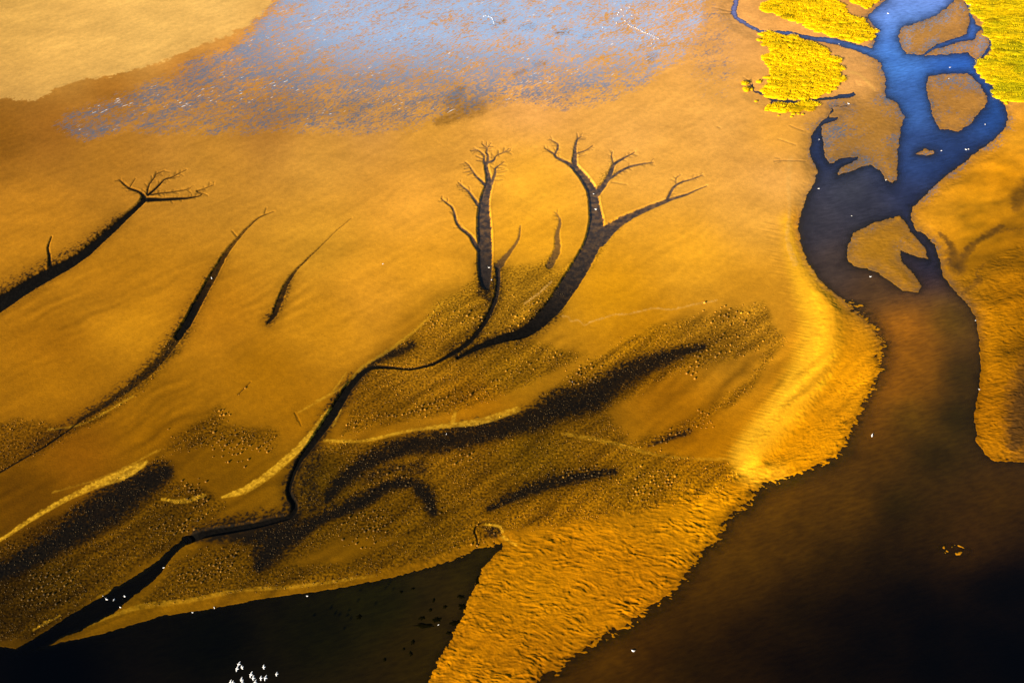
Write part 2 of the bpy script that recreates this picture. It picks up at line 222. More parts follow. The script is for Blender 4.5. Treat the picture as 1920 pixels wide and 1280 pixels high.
# ------------------------------------------------------------------ the grid
def axis(a, b, step, out_lo, out_hi, n):
    core = np.arange(a, b, step)
    g = np.geomspace(step*1.3, 1, 2)  # placeholder
    lo = a - (np.geomspace(1, out_lo, n) - 1) - step; hi = core[-1] + (np.geomspace(1, out_hi, n) - 1) + step
    return np.concatenate([lo[::-1], core, hi])
STEP = 1.25
U = axis(-150, 2080, STEP, 9000, 9000, 36)
Vc = np.arange(-90, 1390, STEP)
yc, dc = row_geom(Vc)
# rows beyond the image: straight on in metres, to the horizon and back under the aircraft
y_far = yc[0] + np.geomspace(1.5, 9000, 40); y_near = yc[-1] - np.geomspace(0.3, 2500, 36)
Yrow = np.concatenate([y_far[::-1], yc, y_near])
Vrow = np.concatenate([np.full(40, Vc[0]) - np.linspace(60, 1, 40), Vc, np.full(36, Vc[-1]) + np.linspace(1, 60, 36)])
Drow = np.concatenate([np.full(40, dc[0])*(y_far[::-1]/yc[0])**.9, dc, np.full(36, dc[-1])])
NR, NC = len(Yrow), len(U)
X = ((U[None, :] - 960.0) / FPX * Drow[:, None]).astype(np.float32)
Y = np.repeat(Yrow[:, None], NC, 1).astype(np.float32)
CU = np.repeat(np.clip(U, -330, 2250)[None, :], NR, 0).astype(np.float32)
CV = np.repeat(Vrow[:, None], NC, 1).astype(np.float32)
# natural raggedness of every outline
w1 = fbm(X/3.2, Y/3.2, 3); w2 = fbm(X/3.2+50, Y/3.2+80, 3)
w3 = fbm(X/.8, Y/.8, 3); w4 = fbm(X/.8+50, Y/.8+80, 3)
WU = CU + 4.5*w1 + 2.6*w3; WV = CV + 3.2*w2 + 2.2*w4
u0 = np.searchsorted(U, -149); rowsV = Vrow
FU = np.arange(NC)
def window(x0, x1, y0, y1):
    i0 = np.searchsorted(U, x0) if x0 > -150 else 0
    i1 = np.searchsorted(U, x1) if x1 < 2080 else NC
    j0 = np.searchsorted(Vrow, y0); j1 = np.searchsorted(Vrow, y1)
    if y0 <= -90: j0 = 0
    if y1 >= 1390: j1 = NR
    return slice(max(j0, 0), max(j1, j0+1)), slice(max(i0, 0), max(i1, i0+1))
def poly_sd(poly, margin=60, PU=None, PV=None):
    """signed distance in image pixels, positive inside"""
    PU = WU if PU is None else PU; PV = WV if PV is None else PV
    P = np.array(poly, np.float32)
    s = window(P[:,0].min()-margin-5, P[:,0].max()+margin+5, P[:,1].min()-margin-5, P[:,1].max()+margin+5)
    px, py = PU[s], PV[s]
    d2 = np.full(px.shape, 1e12, np.float32); ins = np.zeros(px.shape, bool)
    n = len(P)
    for k in range(n):
        ax, ay = P[k]; bx, by = P[(k+1) % n]
        ex, ey = bx-ax, by-ay; L = ex*ex+ey*ey+1e-9
        t = np.clip(((px-ax)*ex + (py-ay)*ey)/L, 0, 1)
        dx = px-ax-t*ex; dy = py-ay-t*ey
        np.minimum(d2, dx*dx+dy*dy, out=d2)
        c = ((ay > py) != (by > py))
        if abs(ey) > 1e-9: ins ^= c & (px < ex*(py-ay)/ey + ax)
    out = np.full((NR, NC), -margin*1.0, np.float32)
    out[s] = np.maximum(np.where(ins, np.sqrt(d2), -np.sqrt(d2)), -margin)
    return out
def smooth_line(P, n=4):
    P = np.array(P, float)
    if len(P) < 3: return P
    Q = np.vstack([2*P[0]-P[1], P, 2*P[-1]-P[-2]]); out = []
    for k in range(1, len(Q)-2):
        a, b, c, d = Q[k-1], Q[k], Q[k+1], Q[k+2]
        m_ = n if np.hypot(*(c-b)[:2]) > 8 else 2
        for i in range(m_):
            t = i/m_; out.append(.5*((2*b)+(c-a)*t+(2*a-5*b+4*c-d)*t*t+(3*b-a-3*c+d)*t**3))
    out.append(P[-1]); out = np.array(out); out[:, 2] = np.maximum(out[:, 2], .3*P[:, 2].min()); return out
def line_sd(pts, margin=14, PU=None, PV=None):
    """distance inside a tapering line (half width minus distance); also returns the half width there"""
    PU = WU if PU is None else PU; PV = WV if PV is None else PV
    P = smooth_line(pts).astype(np.float32); m = margin + P[:,2].max()/2 + 6
    s = window(P[:,0].min()-m, P[:,0].max()+m, P[:,1].min()-m, P[:,1].max()+m)
    best = np.full(PU[s].shape, -margin*1.0, np.float32); hw = np.full(best.shape, .5, np.float32)
    oj, oi = s[0].start, s[1].start
    for k in range(len(P)-1):
        ax, ay, aw = P[k]; bx, by, bw = P[k+1]; mm = margin + max(aw, bw)/2 + 6
        w_ = window(min(ax, bx)-mm, max(ax, bx)+mm, min(ay, by)-mm, max(ay, by)+mm)
        l_ = (slice(max(w_[0].start-oj, 0), max(min(w_[0].stop-oj, best.shape[0]), 0)), slice(max(w_[1].start-oi, 0), max(min(w_[1].stop-oi, best.shape[1]), 0)))
        g_ = (slice(l_[0].start+oj, l_[0].stop+oj), slice(l_[1].start+oi, l_[1].stop+oi))
        px, py = PU[g_], PV[g_]
        ex, ey = bx-ax, by-ay; L = ex*ex+ey*ey+1e-9
        t = np.clip(((px-ax)*ex + (py-ay)*ey)/L, 0, 1)
        d = np.hypot(px-ax-t*ex, py-ay-t*ey); w = (aw+(bw-aw)*t)*.5
        v = w - d; B = best[l_]; H = hw[l_]; c = v > B
        B[c] = v[c]; H[c] = w[c]
    return s, best, hw

# water bodies
sd_r = poly_sd(RIVER)
for k, isl in ISLANDS.items(): sd_r = np.minimum(sd_r, -poly_sd(isl))
sd_w = np.maximum(sd_r, poly_sd(LAGOON, 60, CU + 4*w1 + (3+7*sstep(700, 860, CU))*w3, CV + 3*w2 + (2+6*sstep(700, 860, CU))*w4))
for L in WATERLINES:
    s, b, _ = line_sd(L, 40); sd_w[s] = np.maximum(sd_w[s], b)
# zones
def zone(poly, soft, off=0): return sstep(-soft, soft, poly_sd(poly, 40) + off)
z_pim = np.zeros((NR, NC), np.float32)
zn = 9*fbm(X/4+30, Y/4, 3)
for p in PIMPLE: z_pim = np.maximum(z_pim, sstep(-9, 9, poly_sd(p, 40) + zn))
for p in SMOOTH: z_pim = z_pim * (1 - sstep(-9, 12, poly_sd(p, 40) + zn))
zA, zB, zC = zone(RIP_A, 14), zone(RIP_B, 10, -4), zone(RIP_C, 12)
z_y = sstep(-1, 1, poly_sd(YELLOW, 40, CU + 9*w1 + 6*w3, CV + 8*w2 + 5*w4)); z_sh = zone(SHEEN, 14, -3)

# ------------------------------------------------------------------ relief (metres above still water)
h = 0.34 + 0.10*fbm(X/45, Y/45, 3) + 0.030*fbm(X/7, Y/7, 3) + 0.010*fbm(X/1.6, Y/1.6, 2)
n_p = fbm(X/0.42, Y/0.46, 2, .6)
h += z_pim*(0.06*n_p + .03*np.abs(gnoise(X/1.1+4, Y/1.0)))
s, b, hw = line_sd(BEACH, 60)
beach = np.zeros((NR, NC), np.float32); beach[s] = sstep(-22, 12, b)
s2, b2, hw2 = line_sd([(p[0]+22, p[1], 10) for p in BEACH], 90)
crest = np.zeros((NR, NC), np.float32); crest[s2] = np.exp(-((b2-3)/20.0)**2)
h += (.16 + .50*sstep(500, 640, CV))*crest
# banks
zR = np.clip(zA + zB + zC, 0, 1)*sstep(-80, -15, sd_r)
bank = sstep(0, 26, -sd_w)
h = h*(0.12 + 0.88*bank)*(1-.35*zR) + .02*zR*(1-bank)
isl_low = np.zeros((NR, NC), np.float32)
for k, isl in ISLANDS.items(): isl_low = np.maximum(isl_low, sstep(-2, 10, poly_sd(isl)))
h = h*(1-0.45*isl_low) + isl_low*0.05*fbm(X/1.1, Y/.6, 3)
# ripple fields
def ripples(ang, lw, ll, sharp=1.0):
    ca, sa = math.cos(ang), math.sin(ang)
    wx = X + 1.8*fbm(X/5+3, Y/5, 2); wy = Y + 1.5*fbm(X/8+9, Y/6+31, 3)
    a = (wx*ca + wy*sa)/ll; c = (-wx*sa + wy*ca)/lw
    n = gnoise(a, c); n2 = gnoise(a*2.1+7, c*1.9+3)
    return (1-np.abs(n)*2.2) + .5*(1-np.abs(n2)*2.2)
edgeA = sstep(-190, -10, sd_r) * (sd_r < 70)
bigR = ripples(-0.30, 1.15, 2.5); fineR = ripples(-0.34, .50, 1.3)
bigB = ripples(0.32, 1.15, 3.0); fineB = ripples(0.45, .52, 1.3)
midR = ripples(-0.22, .78, 1.8); crossR = gnoise((X-.3*Y)/.9, (Y+.3*X)/3.5)
ripA = 0.042*fineR*(1-.2*edgeA) + .045*midR*(.25+.75*edgeA) + (0.01+0.10*edgeA**2)*bigR - .10*edgeA**2 + .10*edgeA*np.minimum(crossR, 0)
patch_ = np.clip(.62 + 1.0*fbm(X/6, Y/3.5, 3), .15, 1.3)*(.6+.55*edgeA); ripA = ripA*patch_ + .05*fbm(X/7, Y/5, 2) + .035*fbm(X/.45, Y/.38, 2, .7)
h += zA*ripA
ripB = 0.05*fineB + .09*bigB*sstep(-46, -4, sd_r) - .08
ripB = ripB*patch_ + .03*fbm(X/.45, Y/.38, 2, .7); h += zB*ripB*(1-.85*crest)
ripC = 0.055*fineR + 0.055*ripples(.2, .9, 2) + .03*bigB - .06
h += zC*ripC
# combed sand on the beach slope
comb = gnoise((X+.25*Y)/5.0, (Y-.15*X)/.55)
h += beach*(1-crest*.3)*0.018*comb*sstep(-40, 0, -(CV-640)*.2)
comb2 = gnoise((X-.1*Y)/6.0+9, (Y+.35*X)/.5)
s3, b3, _ = line_sd([(p[0]-34, p[1], 40) for p in BEACH], 30)
cb = np.zeros((NR, NC), np.float32); cb[s3] = sstep(-14, 14, b3); h += cb*0.032*comb2
# faint current marks on the open flats
flow = gnoise((X*.6+Y*.8)/9 + 1.2*fbm(X/11, Y/11, 3), (Y*.6-X*.8)/1.5 + 2.2*fbm(X/14+5, Y/14, 3))
z_flow = sstep(-.1, .35, fbm(X/28+3, Y/28+8, 2))*sstep(480, 640, CV)*(1-z_pim)
h += 0.034*flow*z_flow
zD = sstep(1700, 1790, CU)*sstep(225, 300, CV)*sstep(900, 700, CV)*sstep(-6, -40, sd_r)
h += zD*(.25 + .5*gnoise((X*.75+Y*.66)/14, (Y*.75-X*.66)/5.5+2) + .2*gnoise((X*.75+Y*.66)/6, (Y*.75-X*.66)/2.2))
# carved tidal creeks
creek = np.zeros((NR, NC), np.float32); creekdeep = np.zeros((NR, NC), np.float32)
M = (Drow/FPX).astype(np.float32)[:, None]
fine1 = gnoise(X/.5, Y/.5); n_e = fbm(X/.9+8, Y/.9, 3)*2
rill_rng = random.Random(5); RILLS = []
for fac, L in CHAN:      # fine side rills feeding the heads of the creeks
    if len(L) < 3 or L[-1][1] > 480 or L[-1][0] > 1330 or L[0][2] > 14 or L[0][1] > 500: continue
    for k in range(1, len(L)):
        (ax, ay, aw), (bx, by, bw) = L[k-1], L[k]; ln = math.hypot(bx-ax, by-ay); dx, dy = (bx-ax)/ln, (by-ay)/ln
        if bw > 6: continue
        for _ in range(1+int(ln/5)):
            t_ = rill_rng.random(); sd = rill_rng.choice([-1, 1]); an = sd*rill_rng.uniform(.5, 1.1); l = rill_rng.uniform(4, 13)
            rx, ry = dx*math.cos(an)-dy*math.sin(an), dx*math.sin(an)+dy*math.cos(an); sx, sy = ax+(bx-ax)*t_, ay+(by-ay)*t_
            RILLS.append((.42, [(sx, sy, 2.0), (sx+rx*l*.55+rill_rng.uniform(-1, 1), sy+ry*l*.5, 1.6), (sx+rx*l, sy+ry*l*.8, 1.0)]))
for fac, L in CHAN + RILLS:
    s, b, hw = line_sd(L, 12, CU + 1.3*w1 + .5*fine1, CV + 1.1*w2)
    wpx = np.maximum(hw, 1.1); prof = sstep(-1.3, np.minimum(wpx*.6, 1.6), b)
    dep = fac*np.clip(.12 + .030*hw, .17, .42)
    h[s] -= 0
    cur = creekdeep[s]; new = prof*dep; m = new > cur
    cur[m] = new[m]; creekdeep[s] = cur
    creek[s] = np.maximum(creek[s], sstep(-.5, np.minimum(1.9, .6+hw*.3), b + np.clip(hw-3, 0, 5)*.35*(n_e[s]-.2))*(1 if fac > .45 else .5)*np.clip(.22+hw*.33, 0, 1))
    # thrown-up lip along the sunny bank
    lip = np.exp(-((b+2.2)/1.3)**2)*.022*fac*np.clip(hw*.3, .4, 1.5); h[s] += lip*(1-sstep(0, 1.5, b))
h -= creekdeep + .03*creek*fine1*(CV > 420)
# under water
rip_under = (sd_r > -1) & (CV > 560) & (CU > 900)
zU = rip_under*sstep(125, 10, sd_r)*sstep(-120, -10, np.maximum(poly_sd(RIP_A, 120), poly_sd(RIP_B, 120)))
sdp = np.maximum(sd_w, 0); upr = sstep(620, 520, CV)*sstep(1480, 1500, CU)*sstep(-6, -14, -sd_w*0-10)
depth = np.clip(0.020*(1-.80*zU)*(sdp*(1-upr) + upr*.45*sdp*sdp/(sdp+34)*(1+.9*fbm(X/7, Y/9, 3))), 0, 2.2)*(1+.3*fbm(X/18, Y/18, 2))
shallow = 0.035*fbm(X/2.2, Y/1.4, 3)
# the drowned bar with its tips awash
eb = ((CU-1790)/62)**2 + ((CV-1031)/22)**2 + .35*(CU-1790)/62*(CV-1031)/22*-2
bar = np.exp(-np.clip(eb, 0, 40)*1.2); fine_b = gnoise(X/.5, Y/.7)
inw = sstep(-1.5, 1.5, sd_w)
hw_ = -0.015 - depth + shallow*sstep(0, 3, sd_w) + zU*((.045*bigR + .035*midR)*sstep(60, 5, sd_r) + .02*fineR - .045)
hw_ = hw_*(1-np.clip(bar*1.25, 0, 1)) + np.clip(bar*1.25, 0, 1)*(-0.12 + .34*bar**.4*gnoise((X+.3*Y)/1.1, (Y-.3*X)/1.0) + .12*fine_b)
h = h*(1-inw) + hw_*inw
far = sstep(500, 1500, np.hypot(X, Y)); h = (h*(1-far) + .3*far).astype(np.float32)

# ------------------------------------------------------------------ ground colours
def tone_field(pts, s0=42.0, p=1.6, tint=(1, 1, 1)):
    P = np.array(pts, float); c = lin(P[:, 2:5])*tint
    gu = np.arange(-160, 2100, 12.0); gv = np.arange(-100, 1400, 12.0)
    GU, GV = np.meshgrid(gu, gv)
    num = np.zeros(GU.shape+(3,)); den = np.zeros(GU.shape)
    for k in range(len(P)):
        w = 1.0/((GU-P[k,0])**2 + ((GV-P[k,1])*1.15)**2 + s0*s0)**p
        num += w[..., None]*c[k]; den += w
    g = np.log(np.maximum(num/den[..., None], 1e-4))
    fu = np.clip((WU*1.0-gu[0])/12.0, 0, len(gu)-1.001); fv = np.clip((WV-gv[0])/12.0, 0, len(gv)-1.001)
    iu = fu.astype(int); iv = fv.astype(int); a = (fu-iu)[..., None]; b = (fv-iv)[..., None]
    r = (g[iv, iu]*(1-a)+g[iv, iu+1]*a)*(1-b) + (g[iv+1, iu]*(1-a)+g[iv+1, iu+1]*a)*b
    return np.exp(r).astype(np.float32)
C = tone_field(SAND_TONES, tint=(1.20, 1.11, .50))
C *= (1 + .13*np.exp(-((CU-1000)/420)**2-((CV-360)/190)**2))[..., None]
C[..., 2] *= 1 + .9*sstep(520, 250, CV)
def mixto(c, rgb, m):
    t = lin(rgb).astype(np.float32); return c*(1-m[..., None]) + t*m[..., None]
C = mixto(C, (252, 198, 98), z_y*.75*(1-sstep(300, -50, CU)*.35))
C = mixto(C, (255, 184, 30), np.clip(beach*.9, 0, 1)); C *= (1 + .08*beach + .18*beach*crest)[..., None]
C = mixto(C, (255, 164, 2), np.clip(crest*.8*(1-beach*.5), 0, 1)); C *= (1 + .15*crest*(1-beach))[..., None]  # glow and highlight ribbon of the crest painted into the sand colour
strk = gnoise((X*.72+Y*.69)/13 + .8*fbm(X/20, Y/20, 2), (Y*.72-X*.69)/1.7 + 1.6*fbm(X/16+5, Y/16, 3))
n_s = fbm(X/1.3, Y/1.3, 3); n_c = fbm(X/.55, Y/.55, 2); n_l = fbm(X/13, Y/9, 4)
C *= (1 + .22*n_l + .06*n_s + .03*n_c + (.09 + .30*z_flow + .45*z_pim)*strk)[..., None]  # mottling and current streaks, with sheen swirls on the flats painted in
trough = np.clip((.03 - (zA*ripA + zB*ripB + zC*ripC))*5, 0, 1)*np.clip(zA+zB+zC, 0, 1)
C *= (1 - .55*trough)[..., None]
str_tot = np.zeros((NR, NC), np.float32); halo = np.zeros((NR, NC), np.float32)
for k, (st, L) in enumerate(STREAK):
    s, b, hw = line_sd(L, 26, CU + 7*n_s[:, :] , CV + 6*n_c)
    soft = 1 - sstep(-.2, 1, -b/np.maximum(hw, 4)) if False else sstep(-1.35, .75, b/np.maximum(hw, 3))
    str_tot[s] = np.maximum(str_tot[s], st*soft); halo[s] = np.maximum(halo[s], st*sstep(-24, 0, b))
gran = np.clip(.5 + 1.7*n_c + .7*n_s, 0, 1)
soft_z = ((CU > 1700) | (CV < 300)).astype(np.float32)
m = sstep(.10, .95, str_tot*1.05 + 1.0*n_c*(1-.35*str_tot) + .55*n_s)*np.clip(str_tot*3, 0, 1)
C *= (1 - .42*halo*(1-soft_z)*(1-beach))[..., None]
ms = soft_z*.85*sstep(.05, 1, str_tot + .25*n_s)*np.clip(str_tot*3, 0, 1)
C = mixto(C, (64, 45, 22), ms); m = m*(1-soft_z)
C = mixto(C, (15, 10, 3), m*.94)
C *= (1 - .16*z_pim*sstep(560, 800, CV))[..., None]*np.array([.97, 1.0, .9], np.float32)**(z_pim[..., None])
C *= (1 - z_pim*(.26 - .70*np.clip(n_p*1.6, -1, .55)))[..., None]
for st, L in RIDGE:
    s, b, hw = line_sd(L, 8, CU + 2.5*n_s, CV + 2.5*n_c)
    mm = np.zeros((NR, NC), np.float32); mm[s] = st*sstep(-1.5, 1.2, b)*(.75+.25*np.clip(n_c[s]*3, -1, 1))
    base = C[s].mean() if False else None
    mm *= .45 + .55*sstep(-.30, .18, .35*n_c + n_s + .6*strk)
    pale = lin((240, 178, 34)) if L[0][1] > 700 else lin((245, 185, 85))  # golden highlight of the lower ridges is part of this colour
    C = C*(1-mm[..., None]) + pale.astype(np.float32)*mm[..., None]
    h += mm*.02
mudup = (sstep(640, 330, CV)*sstep(640, 800, CU))[..., None]
mud = (lin((14, 10, 4))*(1-mudup) + lin((80, 62, 44))*mudup).astype(np.float32)
crk = 1 - (1-np.clip(creek, 0, 1))**2.2
crk = crk*(1 - .16*np.clip(n_s*2+.3, 0, 1)*mudup[..., 0])
crk = crk*(1 - (.10+.25*np.clip(n_c*2.5+.2, 0, 1))*sstep(360, 410, CU)*sstep(720, 680, CU)*sstep(640, 560, CV))
mud = mud*(1 + .7*np.clip(n_s + n_c, -.6, 1))[..., None]
C = C*(1-crk[..., None]) + mud*crk[..., None]
C *= (1 - .45*isl_low*0)[..., None]
# marsh soil
z_m = np.zeros((NR, NC), np.float32)
for k, p in MARSH.items():
    z_m = np.maximum(z_m, zone(p, 1.5))
C = mixto(C, (120, 84, 26), z_m*.8)
inw3 = inw[..., None]
marg = np.exp(-np.clip(-sd_r, 0, 60)/(7.0+6*isl_low))*(1-inw)
mgm = (np.clip(.60*marg*np.clip(.9+n_s*1.5, 0, 1.3), 0, .9)*sstep(700, 520, CV))[..., None]
C = C*(1-(.4*marg*sstep(480, 640, CV))[..., None]); C = C*(1-mgm) + lin((98, 84, 66)).astype(np.float32)*mgm
C = C*(1 + .45*zU*inw*sstep(-.03, -.10, h))[..., None]; C = C*(1 - .35*zR*sstep(.10, .0, h)*(1-sstep(-.03, -.10, h)))[..., None]  # shallow floor colour brightened for light lost through the water
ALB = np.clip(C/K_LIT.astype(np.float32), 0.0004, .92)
# wet film on the flats, carrying the painted sky sheen
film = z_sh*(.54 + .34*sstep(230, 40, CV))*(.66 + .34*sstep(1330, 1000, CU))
blue = sstep(150, -20, CV)*sstep(1150, 850, CU)
wet = np.clip(np.maximum(creek*(.08+.92*mudup[..., 0]), m*.12), 0, 1)
isl_wet = np.zeros((NR, NC), np.float32)
for cx, cy, rx, ry, a in [(1790,155,50,22,.75),(1570,245,45,22,.7),(1600,345,70,18,.6),(1840,85,22,26,.8),(1620,300,60,20,.4),(1700,80,16,34,.7),(1720,50,40,12,.5),(1675,200,24,22,.5),(60,40,0.1,0.1,0),(1340,110,40,70,.35),(1300,60,50,60,.5)]:
    isl_wet = np.maximum(isl_wet, .9*a*np.exp(-((CU-cx)/rx)**2-((CV-cy)/ry)**2))
film = np.maximum(film, isl_wet)
film = np.maximum(film, np.clip(1.2*marg*sstep(540, 300, CV)*np.clip(.5+2.5*fbm(X/9, Y/9, 2), 0, 1)*sstep(1500, 1560, CU), 0, .5))

def grid_at(arr, u, v):
    i = int(np.clip(np.searchsorted(U, u), 0, NC-1)); j = int(np.clip(np.searchsorted(Vrow, v), 0, NR-1)); return arr[j, i]

# ------------------------------------------------------------------ materials
def nt(name):
    m = bpy.data.materials.new(name); m.use_nodes = True
    t = m.node_tree; t.nodes.clear(); o = t.nodes.new('ShaderNodeOutputMaterial')
    return m, t, o
def N(t, typ, **kw):
    n = t.nodes.new(typ)
    for k, v in kw.items(): setattr(n, k, v)
    return n
def math_(t, op, a, b=None, clamp=False):
    n = N(t, 'ShaderNodeMath', operation=op, use_clamp=clamp)
    for i, v in enumerate((a, b)):
        if v is None: continue
        if isinstance(v, (int, float)): n.inputs[i].default_value = v
        else: t.links.new(v, n.inputs[i])
    return n.outputs[0]
def noise(t, vec, scale, detail=3, rough=.55):
    n = N(t, 'ShaderNodeTexNoise'); n.inputs['Scale'].default_value = scale; n.inputs['Detail'].default_value = detail; n.inputs['Roughness'].default_value = rough
    t.links.new(vec, n.inputs['Vector']); return n.outputs['Fac']
def mapping(t, vec, rot=0, scale=(1,1,1)):
    mp = N(t, 'ShaderNodeMapping', vector_type='TEXTURE'); mp.inputs['Rotation'].default_value = (0,0,rot); mp.inputs['Scale'].default_value = tuple(1/v for v in scale)
    t.links.new(vec, mp.inputs['Vector']); return mp.outputs[0]
def attr(t, name, out='Fac'):
    a = N(t, 'ShaderNodeAttribute', attribute_name=name); return a.outputs[out]
def ramp(t, f, a, b):
    m = N(t, 'ShaderNodeMapRange'); m.inputs[1].default_value = a; m.inputs[2].default_value = b; m.clamp = True
    t.links.new(f, m.inputs[0]); return m.outputs[0]
def mixc(t, fac, a, b, typ='MIX'):
    m = N(t, 'ShaderNodeMix', data_type='RGBA', blend_type=typ)
    for sck, v in ((m.inputs[0], fac), (m.inputs[6], a), (m.inputs[7], b)):
        if isinstance(v, (int, float)): sck.default_value = v
        elif isinstance(v, tuple): sck.default_value = v
        else: t.links.new(v, sck)
    return m.outputs[2]

m_sand, t, o = nt('tidal_sand')
geo = N(t, 'ShaderNodeNewGeometry').outputs['Position']
grain = noise(t, geo, 3.2, 4, .7); grain2 = noise(t, geo, .9, 3)
base = mixc(t, 1.0, attr(t, 'tone', 'Color'), mixc(t, ramp(t, grain, .3, .7), (.87,.86,.84,1), (1.11,1.11,1.12,1)), 'MULTIPLY')
base = mixc(t, 1.0, base, mixc(t, ramp(t, grain2, .3, .7), (.9,.9,.9,1), (1.08,1.08,1.08,1)), 'MULTIPLY')
pr = N(t, 'ShaderNodeBsdfPrincipled')
t.links.new(base, pr.inputs['Base Color'])
rg = math_(t, 'SUBTRACT', .85, math_(t, 'MULTIPLY', attr(t, 'wet'), .45)); t.links.new(rg, pr.inputs['Roughness'])
t.links.new(math_(t, 'ADD', .03, math_(t, 'MULTIPLY', attr(t, 'wet'), .45)), pr.inputs['Specular IOR Level'])
bmp = N(t, 'ShaderNodeBump'); bmp.inputs['Strength'].default_value = .30; bmp.inputs['Distance'].default_value = .10
bh = math_(t, 'ADD', noise(t, geo, 2.4, 4, .65), math_(t, 'MULTIPLY', noise(t, mapping(t, geo, .5, (.8, 2.6, 1)), 1.6, 2), .6))
t.links.new(bh, bmp.inputs['Height']); t.links.new(bmp.outputs[0], pr.inputs['Normal'])
# standing film of water between the sand ripples
pat = noise(t, mapping(t, geo, .80, (.45, 1.15, 1)), 1.9, 6, .74)
pat2 = noise(t, mapping(t, geo, .80, (.45, 1.0, 1)), .20, 4, .65)
pp = math_(t, 'ADD', math_(t, 'MULTIPLY', pat, .74), math_(t, 'MULTIPLY', pat2, .26))
thr = math_(t, 'SUBTRACT', .595, math_(t, 'MULTIPLY', attr(t, 'film'), .16))
dif = math_(t, 'SUBTRACT', pp, thr)
fm = math_(t, 'MULTIPLY', ramp(t, dif, -.03, .05), ramp(t, attr(t, 'film'), .03, .12))
gl = N(t, 'ShaderNodeBsdfGlossy'); gl.inputs['Roughness'].default_value = .3; gl.inputs['Color'].default_value = (.92,.95,1,1)
wb = N(t, 'ShaderNodeBsdfDiffuse'); t.links.new(mixc(t, .80, base, mixc(t, attr(t, 'pale'), (.060,.11,.16,1), (.31,.55,.90,1))), wb.inputs['Color'])  # sky sheen painted as pale blue into the film's diffuse colour
fr = N(t, 'ShaderNodeFresnel'); fr.inputs['IOR'].default_value = 2.0; t.links.new(bmp.outputs[0], gl.inputs['Normal'])
ws = N(t, 'ShaderNodeMixShader'); t.links.new(fr.outputs[0], ws.inputs[0]); t.links.new(wb.outputs[0], ws.inputs[1]); t.links.new(gl.outputs[0], ws.inputs[2])
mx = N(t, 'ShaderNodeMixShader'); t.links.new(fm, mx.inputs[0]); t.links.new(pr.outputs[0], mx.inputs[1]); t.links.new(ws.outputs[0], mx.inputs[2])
# foam flecks
fo = noise(t, mapping(t, geo, .75, (.30, 1.5, 1)), 1.5, 2, .5); fo2 = noise(t, geo, .06, 2)
fk = math_(t, 'MULTIPLY', math_(t, 'MULTIPLY', ramp(t, fo, .70, .72), ramp(t, fo2, .45, .55)), ramp(t, attr(t, 'foam'), .2, .5))
fd = N(t, 'ShaderNodeBsdfDiffuse'); fd.inputs['Color'].default_value = (.8,.8,.8,1)
m2 = N(t, 'ShaderNodeMixShader'); t.links.new(fk, m2.inputs[0]); t.links.new(mx.outputs[0], m2.inputs[1]); t.links.new(fd.outputs[0], m2.inputs[2])
t.links.new(m2.outputs[0], o.inputs[0])

m_water, t, o = nt('estuary_water')
geo = N(t, 'ShaderNodeNewGeometry').outputs['Position']
dp = attr(t, 'depth')
body = mixc(t, 1.0, attr(t, 'tone', 'Color'), mixc(t, ramp(t, noise(t, geo, .12, 4, .6), .3, .7), (.75,.75,.78,1), (1.2,1.2,1.15,1)), 'MULTIPLY')
body = mixc(t, 1.0, body, mixc(t, ramp(t, noise(t, mapping(t, geo, .35, (.3,1,1)), 1.4, 4, .65), .35, .65), (.78,.78,.78,1), (1.22,1.22,1.22,1)), 'MULTIPLY')
bd = N(t, 'ShaderNodeBsdfDiffuse'); t.links.new(body, bd.inputs['Color'])
tr = N(t, 'ShaderNodeBsdfTransparent'); tr.inputs['Color'].default_value = (.90,.88,.82,1)
al = math_(t, 'SUBTRACT', 1.0, math_(t, 'POWER', 2.718, math_(t, 'MULTIPLY', dp, -8.0)))
ms = N(t, 'ShaderNodeMixShader'); t.links.new(al, ms.inputs[0]); t.links.new(tr.outputs[0], ms.inputs[1]); t.links.new(bd.outputs[0], ms.inputs[2])
gl = N(t, 'ShaderNodeBsdfGlossy'); gl.inputs['Roughness'].default_value = .10
bmp = N(t, 'ShaderNodeBump'); bmp.inputs['Strength'].default_value = .6; bmp.inputs['Distance'].default_value = .05
t.links.new(noise(t, mapping(t, geo, .35, (.7,1.6,1)), 1.8, 4, .6), bmp.inputs['Height']); t.links.new(bmp.outputs[0], gl.inputs['Normal'])
fr = N(t, 'ShaderNodeFresnel'); fr.inputs['IOR'].default_value = 1.27
m3 = N(t, 'ShaderNodeMixShader'); t.links.new(fr.outputs[0], m3.inputs[0]); t.links.new(ms.outputs[0], m3.inputs[1]); t.links.new(gl.outputs[0], m3.inputs[2])
t.links.new(m3.outputs[0], o.inputs[0])

